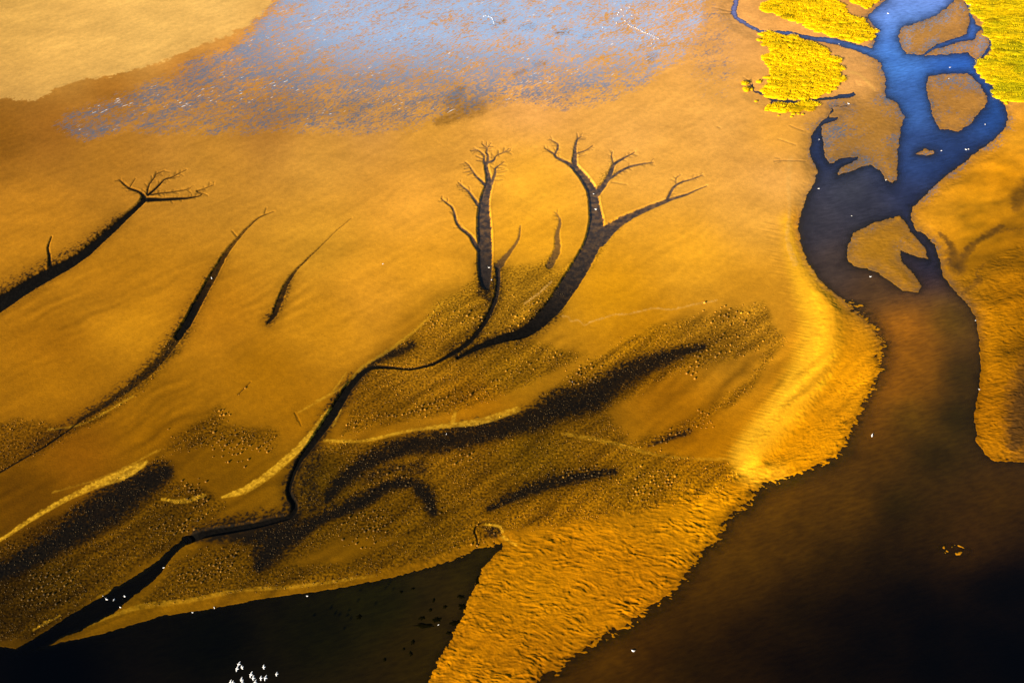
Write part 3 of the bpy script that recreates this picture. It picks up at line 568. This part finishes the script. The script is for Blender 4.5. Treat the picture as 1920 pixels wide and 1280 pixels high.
def simple(name, c1, c2, scale, rough=.8, spec=.2, tr_=0):
    m, t, o = nt(name); geo = N(t, 'ShaderNodeNewGeometry').outputs['Position']
    p = N(t, 'ShaderNodeBsdfPrincipled'); p.inputs['Roughness'].default_value = rough; p.inputs['Specular IOR Level'].default_value = spec
    t.links.new(mixc(t, ramp(t, noise(t, geo, scale, 3), .35, .65), c1, c2), p.inputs['Base Color'])
    t.links.new(p.outputs[0], o.inputs[0]); return m
def marsh_mat(name):
    m, t, o = nt(name); geo = N(t, 'ShaderNodeNewGeometry').outputs['Position']
    p = N(t, 'ShaderNodeBsdfPrincipled'); p.inputs['Roughness'].default_value = .9; p.inputs['Specular IOR Level'].default_value = .04
    t.links.new(mixc(t, 1.0, attr(t, 'tone', 'Color'), mixc(t, ramp(t, noise(t, geo, 3.0, 3, .7), .3, .7), (.75,.78,.7,1), (1.15,1.12,1.1,1)), 'MULTIPLY'), p.inputs['Base Color'])
    t.links.new(p.outputs[0], o.inputs[0]); return m
m_grass = marsh_mat('marsh_blades')
m_marsh = simple('marsh_grass', (.52,.31,.002,1), (.72,.43,.002,1), .10, .9, .05)
m_marsh_e = simple('marsh_grass_green', (.30,.23,.002,1), (.52,.33,.002,1), .13, .9, .05)
m_white = simple('white_feathers', (.78,.76,.72,1), (.85,.84,.82,1), 6, .7, .2)
m_beak = simple('orange_beak', (.7,.3,.03,1), (.6,.25,.03,1), 6, .5, .3)
m_weed = simple('dark_weed', (.002,.002,.0005,1), (.005,.004,.001,1), 2, 1.0, 0)
m_mound, t, o = nt('mound_mud')
geo = N(t, 'ShaderNodeNewGeometry').outputs['Position']
p = N(t, 'ShaderNodeBsdfPrincipled'); p.inputs['Roughness'].default_value = .75; p.inputs['Specular IOR Level'].default_value = .25
t.links.new(mixc(t, 1.0, attr(t, 'tone', 'Color'), mixc(t, ramp(t, noise(t, geo, 5, 3), .3, .7), (.85,.85,.85,1), (1.15,1.15,1.15,1)), 'MULTIPLY'), p.inputs['Base Color'])
t.links.new(p.outputs[0], o.inputs[0])

# ------------------------------------------------------------------ mesh helpers
def mesh_from(name, co, quads=None, tris=None, mat=None, smooth=True):
    me = bpy.data.meshes.new(name)
    me.vertices.add(len(co)); me.vertices.foreach_set('co', np.asarray(co, np.float32).ravel())
    loops = []; starts = []; n = 0
    if quads is not None and len(quads):
        q = np.asarray(quads, np.int32); loops.append(q.ravel()); starts.append(np.arange(len(q))*4); n = q.size
    if tris is not None and len(tris):
        q = np.asarray(tris, np.int32); loops.append(q.ravel()); starts.append(n + np.arange(len(q))*3)
    loops = np.concatenate(loops); starts = np.concatenate(starts)
    me.loops.add(len(loops)); me.loops.foreach_set('vertex_index', loops.astype(np.int32))
    me.polygons.add(len(starts)); me.polygons.foreach_set('loop_start', starts.astype(np.int32))
    me.update(calc_edges=True)
    if smooth: me.polygons.foreach_set('use_smooth', np.ones(len(me.polygons), bool))
    if mat: me.materials.append(mat)
    return me
def add_attr(me, name, data):
    if data.ndim == 2:
        a = me.attributes.new(name, 'FLOAT_COLOR', 'POINT'); d = np.ones((len(data), 4), np.float32); d[:, :3] = data; a.data.foreach_set('color', d.ravel())
    else:
        a = me.attributes.new(name, 'FLOAT', 'POINT'); a.data.foreach_set('value', data.astype(np.float32).ravel())
def link(name, me, label=None, cat=None, group=None, kind=None, parent=None):
    ob = bpy.data.objects.new(name, me); col.objects.link(ob)
    if label: ob['label'] = label
    if cat: ob['category'] = cat
    if group: ob['group'] = group
    if kind: ob['kind'] = kind
    if parent: ob.parent = parent
    return ob

# ------------------------------------------------------------------ ground sheet
co = np.stack([X, Y, h], -1).reshape(-1, 3)
idx = np.arange(NR*NC).reshape(NR, NC)
# rows run from far to near, so this winding faces up
q = np.stack([idx[1:, :-1], idx[1:, 1:], idx[:-1, 1:], idx[:-1, :-1]], -1).reshape(-1, 4)
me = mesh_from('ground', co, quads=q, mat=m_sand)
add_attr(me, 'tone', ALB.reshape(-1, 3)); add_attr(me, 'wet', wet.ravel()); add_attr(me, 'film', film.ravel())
add_attr(me, 'pale', np.clip(sstep(215, 30, CV)*sstep(250, 760, CU+CV*0)*1.15*z_sh + .35*isl_low*sstep(200, 60, CV), 0, 1).ravel()); add_attr(me, 'foam', (z_sh*(.6+.4*sstep(600, 200, CU))).ravel())  # pale: where the painted sky sheen is brightest
link('ground', me, kind='structure', label='ochre tidal sand and mud flats cut by branching creeks', cat='ground')

# ------------------------------------------------------------------ water sheet
WT = tone_field(WATER_TONES, 36.0, tint=(1.13, 1.03, .9))  # water body colour, with sky reflection painted in as blue upstream
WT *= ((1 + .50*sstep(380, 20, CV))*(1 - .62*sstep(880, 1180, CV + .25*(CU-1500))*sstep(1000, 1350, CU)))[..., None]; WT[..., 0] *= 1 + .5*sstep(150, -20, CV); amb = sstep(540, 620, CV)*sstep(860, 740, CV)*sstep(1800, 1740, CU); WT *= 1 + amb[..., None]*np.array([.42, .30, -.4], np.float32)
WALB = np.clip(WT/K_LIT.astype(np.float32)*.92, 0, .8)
sub = idx[::2, ::2]; hs = h[::2, ::2]; sdw = sd_w[::2, ::2]
Xs, Ys = X[::2, ::2], Y[::2, ::2]
dpt = np.clip(-hs, 0, 3)
keep = (sdw > -7) | ((sdw > -60) & (zR[::2, ::2] > .02))
rr, cc = sub.shape; id2 = np.arange(rr*cc).reshape(rr, cc)
q2 = np.stack([id2[1:, :-1], id2[1:, 1:], id2[:-1, 1:], id2[:-1, :-1]], -1).reshape(-1, 4)
kf = (keep[1:, :-1] & keep[1:, 1:] & keep[:-1, 1:] & keep[:-1, :-1]).ravel()
q2 = q2[kf]; used = np.unique(q2); remap = -np.ones(rr*cc, np.int64); remap[used] = np.arange(len(used))
cow = np.stack([Xs, Ys, np.zeros_like(Xs)], -1).reshape(-1, 3)[used]
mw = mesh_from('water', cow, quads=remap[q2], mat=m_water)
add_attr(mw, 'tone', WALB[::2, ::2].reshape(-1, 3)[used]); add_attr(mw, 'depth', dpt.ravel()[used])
link('water', mw, kind='structure', label='still river and lagoon water, blue upstream and dark brown below', cat='water')

# ------------------------------------------------------------------ mud mounds
def dome_batch(cx, cy, cz, r, hgt, tone, seg=9, rings=3):
    n = len(cx); th = np.linspace(0, 2*np.pi, seg, endpoint=False)
    pts = []; zz = []
    for k in range(rings):
        a = k/rings; rad = math.cos(a*math.pi/2)**.8; pts.append(np.stack([np.cos(th)*rad, np.sin(th)*rad], -1)); zz.append(np.full(seg, math.sin(a*math.pi/2)))
    P = np.concatenate(pts+[np.zeros((1, 2))]); Z = np.concatenate(zz+[np.ones(1)])
    nv = len(P)
    wob = 1 + RNG.normal(0, .16, (n, nv))
    co = np.empty((n, nv, 3), np.float32)
    co[:, :, 0] = cx[:, None] + P[None, :, 0]*r[:, None]*wob; co[:, :, 1] = cy[:, None] + P[None, :, 1]*r[:, None]*wob
    co[:, :, 2] = cz[:, None] - .05 + Z[None]*(hgt[:, None]+.05)
    f = []
    for k in range(rings-1):
        for i in range(seg):
            f.append([k*seg+i, k*seg+(i+1) % seg, (k+1)*seg+(i+1) % seg, (k+1)*seg+i])
    q = (np.array(f)[None] + (np.arange(n)*nv)[:, None, None]).reshape(-1, 4)
    tr = np.array([[(rings-1)*seg+i, (rings-1)*seg+(i+1) % seg, nv-1] for i in range(seg)])
    tr = (tr[None] + (np.arange(n)*nv)[:, None, None]).reshape(-1, 3)
    tn = np.repeat(tone[:, None, :], nv, 1).reshape(-1, 3)
    return co.reshape(-1, 3), q, tr, tn
def in_poly(poly, x, y):
    P = poly; ins = False; n = len(P)
    for k in range(n):
        ax, ay = P[k][:2]; bx, by = P[(k+1) % n][:2]
        if (ay > y) != (by > y) and x < (bx-ax)*(y-ay)/(by-ay)+ax: ins = not ins
    return ins
cand = []
def try_mound(u, v, r):
    if grid_at(sd_w, u, v) > -1.5 or v > 1270 or u < -10 or u > 1480: return
    if grid_at(creek, u, v) > .6 and v > 560: return
    cand.append((u, v, r))
BIGROWS = [[(700,780,10),(760,772,16),(840,757,18),(900,735,16),(960,700,16),(1000,680,14),(1050,665,12)],[(645,800,10),(690,780,14)],[(400,790,22),(430,775,22)],[(380,820,60),(440,840,50),(500,835,20)],
 [(1310,770,12),(1330,790,18),(1280,810,18),(1230,835,14)],[(1340,590,30),(1400,600,40)],[(1290,710,14),(1310,660,30),(1400,640,40)],[(650,980,20),(720,975,30),(700,1010,22)],[(830,955,16),(800,940,22)],[(450,1050,40),(330,1090,30)],
 [(330,1080,10),(420,1070,24)],[(280,1010,30),(380,960,30),(350,900,40)],[(60,1080,50),(120,1090,50),(40,1130,30)],[(800,615,14),(850,600,20),(900,590,30)],[(640,880,14),(700,850,20)],[(860,860,40),(900,850,30)],[(1040,890,26),(1110,880,26),(1160,900,20)],[(1200,885,30),(1260,900,20),(1180,930,30)],[(640,1010,16),(690,1030,20)],
 [(690,900,40),(760,890,40)],[(950,620,24),(1010,560,24)],[(1120,690,40),(1060,720,30)],[(470,718,3),(447,742,4)],[(925,1000,8),(932,1001,4)],[(870,1022,6),(890,1020,6),(935,1014,5)]]
for L in BIGROWS:
    for k in range(len(L)-1):
        ax, ay, aw = L[k]; bx, by, bw = L[k+1]; ln = math.hypot(bx-ax, by-ay)
        for _ in range(int(ln*max(aw, bw)/62)+2):
            t_ = random.random(); w = aw+(bw-aw)*t_
            try_mound(ax+(bx-ax)*t_+random.gauss(0, w*.33), ay+(by-ay)*t_+random.gauss(0, w*.33), random.choice([1.7,1.9,2.1,2.4,2.7,3.2]))
tries = 0
while tries < 42000:
    tries += 1
    u = random.uniform(0, 1480); v = random.uniform(540, 1200)
    z = grid_at(z_pim, u, v)
    if random.random() > z: continue
    if random.random() > .25 + .75*float(sstep(-.25, .25, fbm(np.array([u/40.]), np.array([v/25.]), 2)[0])): continue
    try_mound(u, v, random.choice([.8,.9,.9,1.0,1.1,1.2,1.3,1.5,1.8]))
# thin out overlaps
cell = {}; mounds = []
for u, v, r in sorted(cand, key=lambda c: -c[2]):
    k = (int(u//8), int(v//8)); ok = True
    for a in (-1, 0, 1):
        for b in (-1, 0, 1):
            for (u2, v2, r2) in cell.get((k[0]+a, k[1]+b), ()):
                if math.hypot(u-u2, v-v2) < (r+r2)*1.02: ok = False; break
            if not ok: break
        if not ok: break
    if ok: cell.setdefault(k, []).append((u, v, r)); mounds.append((u, v, r))
def mound_arrays(ms):
    cx, cy, cz, rr_, hh, tn = [], [], [], [], [], []
    for u, v, r in ms:
        z = float(grid_at(h, u, v)); p = at(u, v, z); rm = r*mpp(v)*random.uniform(.62, .86)
        cx.append(p[0]); cy.append(p[1]); cz.append(z); rr_.append(rm); hh.append(rm*random.uniform(.75, 1.1))
        a = grid_at(ALB, u, v); tn.append(np.clip(a*1.0+np.array([.035, .019, .001]), 0, .7)*random.uniform(.7, 1.15))
    return [np.array(q_) for q_ in (cx, cy, cz, rr_, hh, tn)]
mounds.sort(key=lambda c: -c[2]*mpp(640)/mpp(640))
big, rest = mounds[:300], mounds[300:]
c_, q_, t_, n_ = dome_batch(*mound_arrays(rest), seg=7, rings=2)
me = mesh_from('mud_mounds', c_, quads=q_, tris=t_, mat=m_mound); add_attr(me, 'tone', n_)
link('mud_mounds', me, kind='stuff', label='countless small mud mounds dotting the dark mud flats', cat='mud mounds')
def mound_place(u, v):
    if v < 720 and u > 1150: return 'large mud mound among those on the dark mud inside the curved beach', 'mounds inside the curved beach'
    if v > 760 and v < 880 and u > 1150: return 'large mud mound in the band along the foot of the curved beach', 'mounds at the foot of the curved beach'
    if u > 600 and v < 830: return 'large mud mound in the long row beside the central winding creek', 'mounds in the row beside the central creek'
    if u < 560 and v < 930: return 'large mud mound scattered on smooth sand left of the central creek', 'mounds scattered left of the central creek'
    if u < 560: return 'large mud mound on the dark flats above the black lagoon\'s left end', 'mounds at lower left'
    return 'large mud mound on the dark pimpled flats above the lagoon tip', 'mounds above the lagoon tip'
for mrec in big:
    u, v, r = mrec
    ar = mound_arrays([mrec]); ox, oy, oz = ar[0][0], ar[1][0], ar[2][0]
    ar[0] = ar[0]*0; ar[1] = ar[1]*0; ar[2] = ar[2]*0
    c_, q_, t_, n_ = dome_batch(*ar, seg=12, rings=4)
    me = mesh_from('mud_mound', c_, quads=q_, tris=t_, mat=m_mound); add_attr(me, 'tone', n_)
    lb, gp = mound_place(u, v)
    ob = link('mud_mound', me, label=lb, cat='mud mound', group=gp); ob.location = (ox, oy, oz)

# ------------------------------------------------------------------ marsh
def tuft_geom(rx, ry, hz, nb=90):
    """one cushion of marsh grass: lumpy dome plus leaning blades"""
    seg, rings = 18, 7; co = []; fa = []; tr = []
    ph = [random.uniform(0, 6.28) for _ in range(4)]
    def lump(a, e): return 1 + .10*math.sin(3*a+ph[0]) + .07*math.sin(5*a+ph[1]) + .05*math.sin(9*a+ph[2]+4*e) + random.gauss(0, .03)
    def surf(a, e):
        L = 1 + .10*math.sin(3*a+ph[0]) + .07*math.sin(5*a+ph[1]) + .05*math.sin(9*a+ph[2]+4*e)
        c = math.cos(e)**.6
        return rx*c*L*math.cos(a), ry*c*L*math.sin(a), hz*math.sin(e)*(1+.15*math.sin(4*a+ph[3]))
    for k in range(rings):
        e = k/rings*math.pi/2
        for i in range(seg):
            a = i/seg*2*math.pi; x, y, z = surf(a, e); g = 1+random.gauss(0, .05)
            co.append((x*g, y*g, z*(1+random.gauss(0, .08)) - (.15 if k == 0 else 0)))
    co.append((0, 0, hz))
    for k in range(rings-1):
        for i in range(seg): fa.append((k*seg+i, k*seg+(i+1) % seg, (k+1)*seg+(i+1) % seg, (k+1)*seg+i))
    for i in range(seg): tr.append(((rings-1)*seg+i, (rings-1)*seg+(i+1) % seg, len(co)-1))
    for _ in range(nb):
        a = random.uniform(0, 6.283); e = math.asin(random.random()**.8)*.98
        x, y, z = surf(a, e); l = random.uniform(.12, .34); d = random.uniform(0, 6.283); w = .05
        n = len(co); nx, ny = math.cos(a)*.6, math.sin(a)*.6
        co += [(x+math.cos(d)*w, y+math.sin(d)*w, z-.02), (x-math.cos(d)*w, y-math.sin(d)*w, z-.02), (x+nx*l, y+ny*l, z+l)]
        tr.append((n, n+1, n+2))
    return np.array(co), fa, tr
PROTO = [tuft_geom(1, .95, .5, 170) for _ in range(14)]
def marsh_patch(poly, name, label, mat, gap=.92, scl=1.0, wide=1.25):
    xs = [p[0] for p in poly]; ys = [p[1] for p in poly]; placed = []; cos, qs, trs, tns = [], [], [], []; n = 0; green = mat is m_marsh_e
    cellw = {}
    area = (max(xs)-min(xs))*(max(ys)-min(ys))
    for _ in range(int(area*1.6)):
        u = random.uniform(min(xs), max(xs)); v = random.uniform(min(ys), max(ys))
        if not in_poly(poly, u, v): continue
        if grid_at(sd_w, u, v) > -1: continue
        x, y, _z = at(u, v, .3)
        if abs(float(gnoise(np.array([x/11+.3*y/9]), np.array([y/4.5]))[0])) < (.055 if mat is m_marsh_e else .022): continue
        r = random.choice([.6, .8, 1.0, 1.2, 1.45, 1.8, 2.2])*scl
        k = (int(x//3), int(y//3)); ok = True
        for a in (-1, 0, 1):
            for b in (-1, 0, 1):
                for (x2, y2, r2) in cellw.get((k[0]+a, k[1]+b), ()):
                    if math.hypot((x-x2)*.8, y-y2) < (r+r2)*gap*.74: ok = False
        if not ok: continue
        cellw.setdefault(k, []).append((x, y, r)); placed.append((x, y, r))
        P, fa, tr = random.choice(PROTO)
        c, s = math.cos(random.uniform(-.5, .5)), math.sin(random.uniform(-.5, .5))
        Q = P.copy(); Q[:, 0] *= r*wide; Q[:, 1] *= r*.9; Q[:, 2] *= (r**.4)*random.uniform(.5, .95)
        a = random.uniform(-.35, .35); ca, sa = math.cos(a), math.sin(a)
        Q = np.stack([Q[:, 0]*ca - Q[:, 1]*sa + x, Q[:, 0]*sa + Q[:, 1]*ca + y, Q[:, 2] + float(grid_at(h, u, v))], -1)
        gk = float(np.clip(.5+1.6*fbm(np.array([x/14.]), np.array([y/9.]), 2)[0]+random.gauss(0, .18), 0, 1))
        ca_, cb_ = ((.40,.33,.002), (.64,.43,.002)) if green else ((.66,.43,.002), (.85,.52,.002))
        tn_ = np.array(ca_)*(1-gk)+np.array(cb_)*gk
        if random.random() < .05: tn_ = tn_*.6
        tns.append(np.repeat(tn_[None]*(np.random.default_rng(len(placed)).uniform(.8, 1.15, len(Q))[:, None]), len(Q) if False else 1, 0))
        cos.append(Q); qs.append(np.array(fa)+n); trs.append(np.array(tr)+n); n += len(Q)
    me = mesh_from(name, np.concatenate(cos), quads=np.concatenate(qs), tris=np.concatenate(trs), mat=m_grass); add_attr(me, 'tone', np.concatenate(tns))
    link(name, me, kind='stuff', label=label, cat='marsh grass')
marsh_patch(MARSH['oval'], 'marsh_grass', 'oval patch of bright yellow marsh grass between the two blue side creeks', m_marsh)
marsh_patch(MARSH['strip'], 'marsh_grass', 'narrow strip of yellow marsh grass under the lower side creek', m_marsh)
marsh_patch(MARSH['upper'], 'marsh_grass', 'broad yellow marsh grass above the upper blue side creek', m_marsh)
marsh_patch(MARSH['corner'], 'marsh_grass', 'small wedge of yellow marsh grass beside the river\'s left bank at the top', m_marsh)
marsh_patch(MARSH['east'], 'marsh_grass', 'wide green-yellow marsh grass on the river\'s right bank', m_marsh_e, .74, 1.0, 1.9)
for u, v, ru, rv, lb in FAR_TUFTS:
    m_ = mpp(v); P, fa, tr = tuft_geom(1, 1, 1, 120)
    Q = P.copy(); rx = ru*m_; ry = rv*m_*1.35; Q[:, 0] *= rx; Q[:, 1] *= ry; Q[:, 2] *= min(rx, ry)*.62
    me = mesh_from('marsh_tuft', Q, quads=fa, tris=tr, mat=m_marsh)
    ob = link('marsh_tuft', me, label=lb, cat='marsh tuft', group='lone marsh tufts'); ob.location = at(u, v, float(grid_at(h, u, v)))

# ------------------------------------------------------------------ weed clumps in the lagoon shallows
WEED = [(864,1118,7,3,'dark weed clump shaped like a hook near the lagoon\'s right bank'),(869,1137,9,6,'biggest ragged dark weed clump against the lagoon\'s right bank'),(896,1088,5,7,'dark weed clump hugging the right bank nearest the lagoon tip'),
 (834,1137,3.4,3.2,'round dark weed clump left of the biggest clump by the bank'),(807,1143,2.6,3.4,'narrow dark weed clump between the mid-lagoon clumps'),(813,1125,2.4,4,'small upright weed clump at the end of the faint curved groove'),(774,1103,3.4,2,'small flat weed clump highest in the lagoon'),(752,1109,3.4,2.2,'faint small weed clump left of the highest one'),
 (796,1172,19,4,'long dark weed raft stretched across the lagoon middle'),(819,1161,8,4.6,'thick weed clump just above the right end of the long raft'),(791,1158,5.4,3.6,'small weed clump above the middle of the long raft'),(774,1203,3.6,4,'small weed clump alone below the long raft'),(770,1225,3.2,4,'small weed clump second below the long raft'),(721,1236,3.2,3,'lowest left small weed clump in the lagoon'),
 (757,1216,2.2,2.2,'tiny weed clump left of the two below the raft'),(673,1156,5.4,4.4,'faint weed clump farthest left in the lagoon'),(853,1167,9,5,'wide weed clump at the right bank below the biggest one'),(842,1186,5,3,'small weed clump against the bank below the wide one')]
for u, v, ru, rv, lb in WEED:
    m_ = mpp(v); n = 26; rings = 4; co_ = []; fa = []
    ph = [random.uniform(0, 6.28) for _ in range(5)]
    for k in range(rings):
        f = 1-k/rings*.9
        for i in range(n):
            a = i/n*6.2832; L = 1+.28*math.sin(2*a+ph[0])*.6+.22*math.sin(5*a+ph[1])+.16*math.sin(9*a+ph[2])+random.gauss(0, .10)
            co_.append((ru*m_*f*L*math.cos(a), rv*m_*1.2*f*L*math.sin(a), -.03+.10*(k/rings)**.6+random.uniform(0, .02)))
    for k in range(rings-1):
        for i in range(n): fa.append((k*n+i, k*n+(i+1) % n, (k+1)*n+(i+1) % n, (k+1)*n+i))
    co_.append((0, 0, .08)); tr = [((rings-1)*n+i, (rings-1)*n+(i+1) % n, len(co_)-1) for i in range(n)]
    me = mesh_from('seaweed_clump', np.array(co_), quads=fa, tris=tr, mat=m_weed)
    ob = link('seaweed_clump', me, label=lb, cat='seaweed', group='dark weed clumps in the lagoon'); ob.location = at(u, v, 0.02)

# ------------------------------------------------------------------ birds
def ellipse_ring(c, rx, rz, n=10): return [(c[0]+rx*math.cos(a), c[1], c[2]+rz*math.sin(a)) for a in [i/n*2*math.pi for i in range(n)]]
def body_mesh(profile, n=12):
    """profile: (y, z, half width, half height) from tail to bill"""
    co_ = []; fa = []; tr = []
    for (y, z, w, hh) in profile: co_ += ellipse_ring((0, y, z), w, hh, n)
    for k in range(len(profile)-1):
        for i in range(n): fa.append((k*n+i, k*n+(i+1) % n, (k+1)*n+(i+1) % n, (k+1)*n+i))
    a = len(co_); co_.append((0, profile[0][0]-.01, profile[0][1])); co_.append((0, profile[-1][0]+.01, profile[-1][1]))
    for i in range(n):
        tr.append((i, a, (i+1) % n)); b = (len(profile)-1)*n; tr.append((b+i, b+(i+1) % n, a+1))
    return co_, fa, tr
def flying_bird(flap, span=1.0):
    co_, fa, tr = body_mesh([(-.33,0,.075,.008),(-.24,0,.055,.018),(-.15,0,.10,.07),(0,0,.13,.10),(.12,0,.12,.09),(.2,.01,.07,.06),(.26,.02,.045,.045),(.31,.02,.03,.03),(.36,.012,.008,.008)])
    for sgn in (-1, 1):
        st = [(.03,.02,.17,-.13,.02),(.22,.10,.19,-.12,.016),(.42,.13,.16,-.10,.012),(.52*span,.08,.09,-.10,.008),(.62*span,-.01,.0,-.08,.004)]
        b0 = len(co_)
        for x, sweep, le, te, th in st:
            z = flap*(x**1.2)
            co_ += [(sgn*x, le+.0*sweep, z), (sgn*x, (le+te)/2+.02, z+th), (sgn*x, te, z), (sgn*x, (le+te)/2+.02, z-th)]
        for k in range(len(st)-1):
            for i in range(4):
                f = (b0+k*4+i, b0+k*4+(i+1) % 4, b0+(k+1)*4+(i+1) % 4, b0+(k+1)*4+i)
                fa.append(f if sgn < 0 else f[::-1])
        e = b0+(len(st)-1)*4; fa.append((e, e+1, e+2, e+3))
    return mesh_from('flying_bird', np.array(co_), quads=fa, tris=tr, mat=m_white)
def resting_bird(s=1.0, neck=.16):
    """a floating or standing white bird: boat-shaped body, raised neck and head in one surface"""
    pr_ = [(-.34,.10,.015,.01),(-.26,.10,.06,.04),(-.12,.09,.12,.085),(.03,.08,.14,.10),(.15,.09,.11,.09),(.21,.13,.055,.06),(.235,.13+neck*.5,.035,.035),(.25,.13+neck,.045,.045),(.31,.13+neck,.035,.03),(.36,.12+neck,.008,.008)]
    co_, fa, tr = body_mesh([(y*s, z*s, w*s, q*s) for y, z, w, q in pr_])
    return mesh_from('bird', np.array(co_), quads=fa, tris=tr, mat=m_white)
FLY = [flying_bird(.14, .95), flying_bird(-.10, .95), flying_bird(.05, 1.05)]
flyers = [(448.3,1244.6,1.0,-10,0,'white bird in flight, topmost of the three close together'),(454.2,1250,.85,35,1,'white bird in flight, right one of the three close together'),(444.8,1253,.95,-8,2,'white bird in flight, lower left of the three close together'),
 (495,1250,.9,20,0,'white bird flying alone above the pair on the right'),(519,1262.7,.85,5,1,'rightmost flying white bird, apart from the flock'),(471,1264,1.0,-8,2,'upper of two flying birds touching in the flock\'s middle'),(475.4,1270.7,1.0,12,0,'lower of two flying birds touching in the flock\'s middle'),
 (489.6,1270.4,.85,10,1,'left bird of the level pair flying right of the middle'),(498,1270.4,1.0,-6,2,'right bird of the level pair flying right of the middle'),(453.3,1273.7,.95,8,0,'white bird flying low left of the flock\'s middle pair'),(478.8,1279,.95,0,2,'flying bird cut by the lower picture edge under the middle pair'),
 (432.6,1279,.95,0,0,'leftmost flying bird at the lower picture edge'),(437.2,1279.5,.9,15,1,'second flying bird from the left at the lower edge'),(455,1280,.9,5,2,'flying bird at the lower edge beneath the left single')]
for u, v, s_, yaw, k, lb in flyers:
    z = random.uniform(4, 9)
    ob = link('flying_bird', FLY[k], label=lb, cat='bird', group='white birds flying over the black lagoon')
    ob.location = at(u, v, z); ob.rotation_euler = (random.uniform(-.1, .1), random.uniform(-.12, .12), R(90+yaw*.7)); ob.scale = (s_*.86,)*3
REST = [resting_bird(1.0), resting_bird(1.0, .08), resting_bird(1.0, .22)]
resters = [(200.3,1123.4,1.0,'left bird of the three floating abreast in the black creek'),(213.7,1124.4,1.0,'middle bird of the three floating abreast in the black creek'),(234,1117.8,1.0,'right bird of the three floating in the black creek'),(225.6,1138.2,.75,'small white bird at the black creek\'s lower bank'),
 (193,1117,.45,'faint tiny bird at the upper bank of the black creek'),(307,1064,.75,'white bird at the bend where the black creek widens'),(361,1148,.65,'white bird floating just off the lagoon\'s sandy upper bank'),(402,1139,.8,'white bird on the lagoon edge right of another'),(576,1117,.7,'lone white bird on the lagoon edge near the centre'),
 (822,1171,.6,'tiny white bird beside the long weed raft'),(1187,1220,1.25,'big white bird alone on the brown river water'),(718,495,.75,'white bird standing alone on the open sand'),(917,502,1.1,'upper white bird at the foot of the forked creek trunk'),(922,525,1.1,'lower white bird at the foot of the forked creek trunk'),
 (1117,393,1.25,'white bird in the right creek tree just below its fork'),(1113,364,.9,'small white bird at the right creek tree\'s fork'),(397,522,1.0,'white bird in the second creek from the left'),(837,814,.6,'white bird on the black mud band'),(1073,716,.6,'tiny white bird in the upper dark mud'),
 (1632,519,1.0,'white bird in the brown shallows below the hooked island'),(1829,601,.8,'white bird on the river\'s straight right bank'),(1836,730,.7,'small white bird lower down the straight right bank'),(1635,817,1.5,'largest white bird on the dark river beside the beach'),
 (1536,262,.9,'white bird in the dark pool left of the flat'),(1535,354,.9,'white bird on the slate water under the dark pool'),(1781,127,1.0,'white bird on the deep blue above the angular island'),(1779,148,.8,'white bird at the top edge of the angular island'),(1847,234,.9,'white bird on the blue river bend at right'),
 (1811,281,1.3,'left of two white birds touching by the river\'s right bank'),(1816,280,1.1,'right of two white birds touching by the river\'s right bank'),(1765,283,.8,'white bird right of the tiny lens-shaped island'),(1661,338,1.0,'white bird at the tip of the pointed sand spit'),(1591,195,1.3,'white bird on the rounded spit where the small creek ends'),
 (1665,26,1.4,'white bird on the bright blue water at the top'),(1819,10,1.3,'white bird on the bank at the top right side creek'),(1573,83,.7,'tiny white bird on the upper blue side creek'),(1597,405,.6,'tiny white bird on the slate water above the hooked island')]
for u, v, s_, lb in resters:
    zz_ = max(0.0, float(grid_at(h, u, v)))
    ob = link('bird', random.choice(REST), label=lb, cat='bird', group='white birds resting on water and sand')
    ob.location = at(u, v, zz_ + .01); ob.rotation_euler = (0, 0, random.uniform(0, 6.28)); ob.scale = (s_*.8,)*3
arc = [(907,31),(910,30),(913,30),(916,31),(919,32),(922,34),(924,37),(925,41),(926,44)]
string = [(1178+i*3.3, 47+i*1.55+random.uniform(-1, 1)) for i in range(18)]
loose = [(1165,19),(1175,22),(1180,14),(1158,28),(1170,30),(1185,30),(1192,36),(1150,35),(1156,44),(1172,40),(1181,41),(1195,27),(1130,52),(1168,48),(1160,24),(1226,74),(1226,91),(1222,83)]
for lst, lb, gp in ((arc, 'tiny white bird in the curved line resting on the blue wet flat', 'birds in the curved line on the wet flat'), (string, 'tiny white bird in the long straight string on the wet flat', 'birds in the straight string on the wet flat'), (loose, 'tiny white bird in the loose flock above the straight string', 'birds in the loose flock on the wet flat')):
    for u, v in lst:
        ob = link('bird', random.choice(REST), label=lb, cat='bird', group=gp)
        ob.location = at(u, v, float(grid_at(h, u, v)) + .01); ob.rotation_euler = (0, 0, random.uniform(0, 6.28)); ob.scale = (random.uniform(.55, .85),)*3
print('mounds', len(mounds), 'verts', NR*NC)
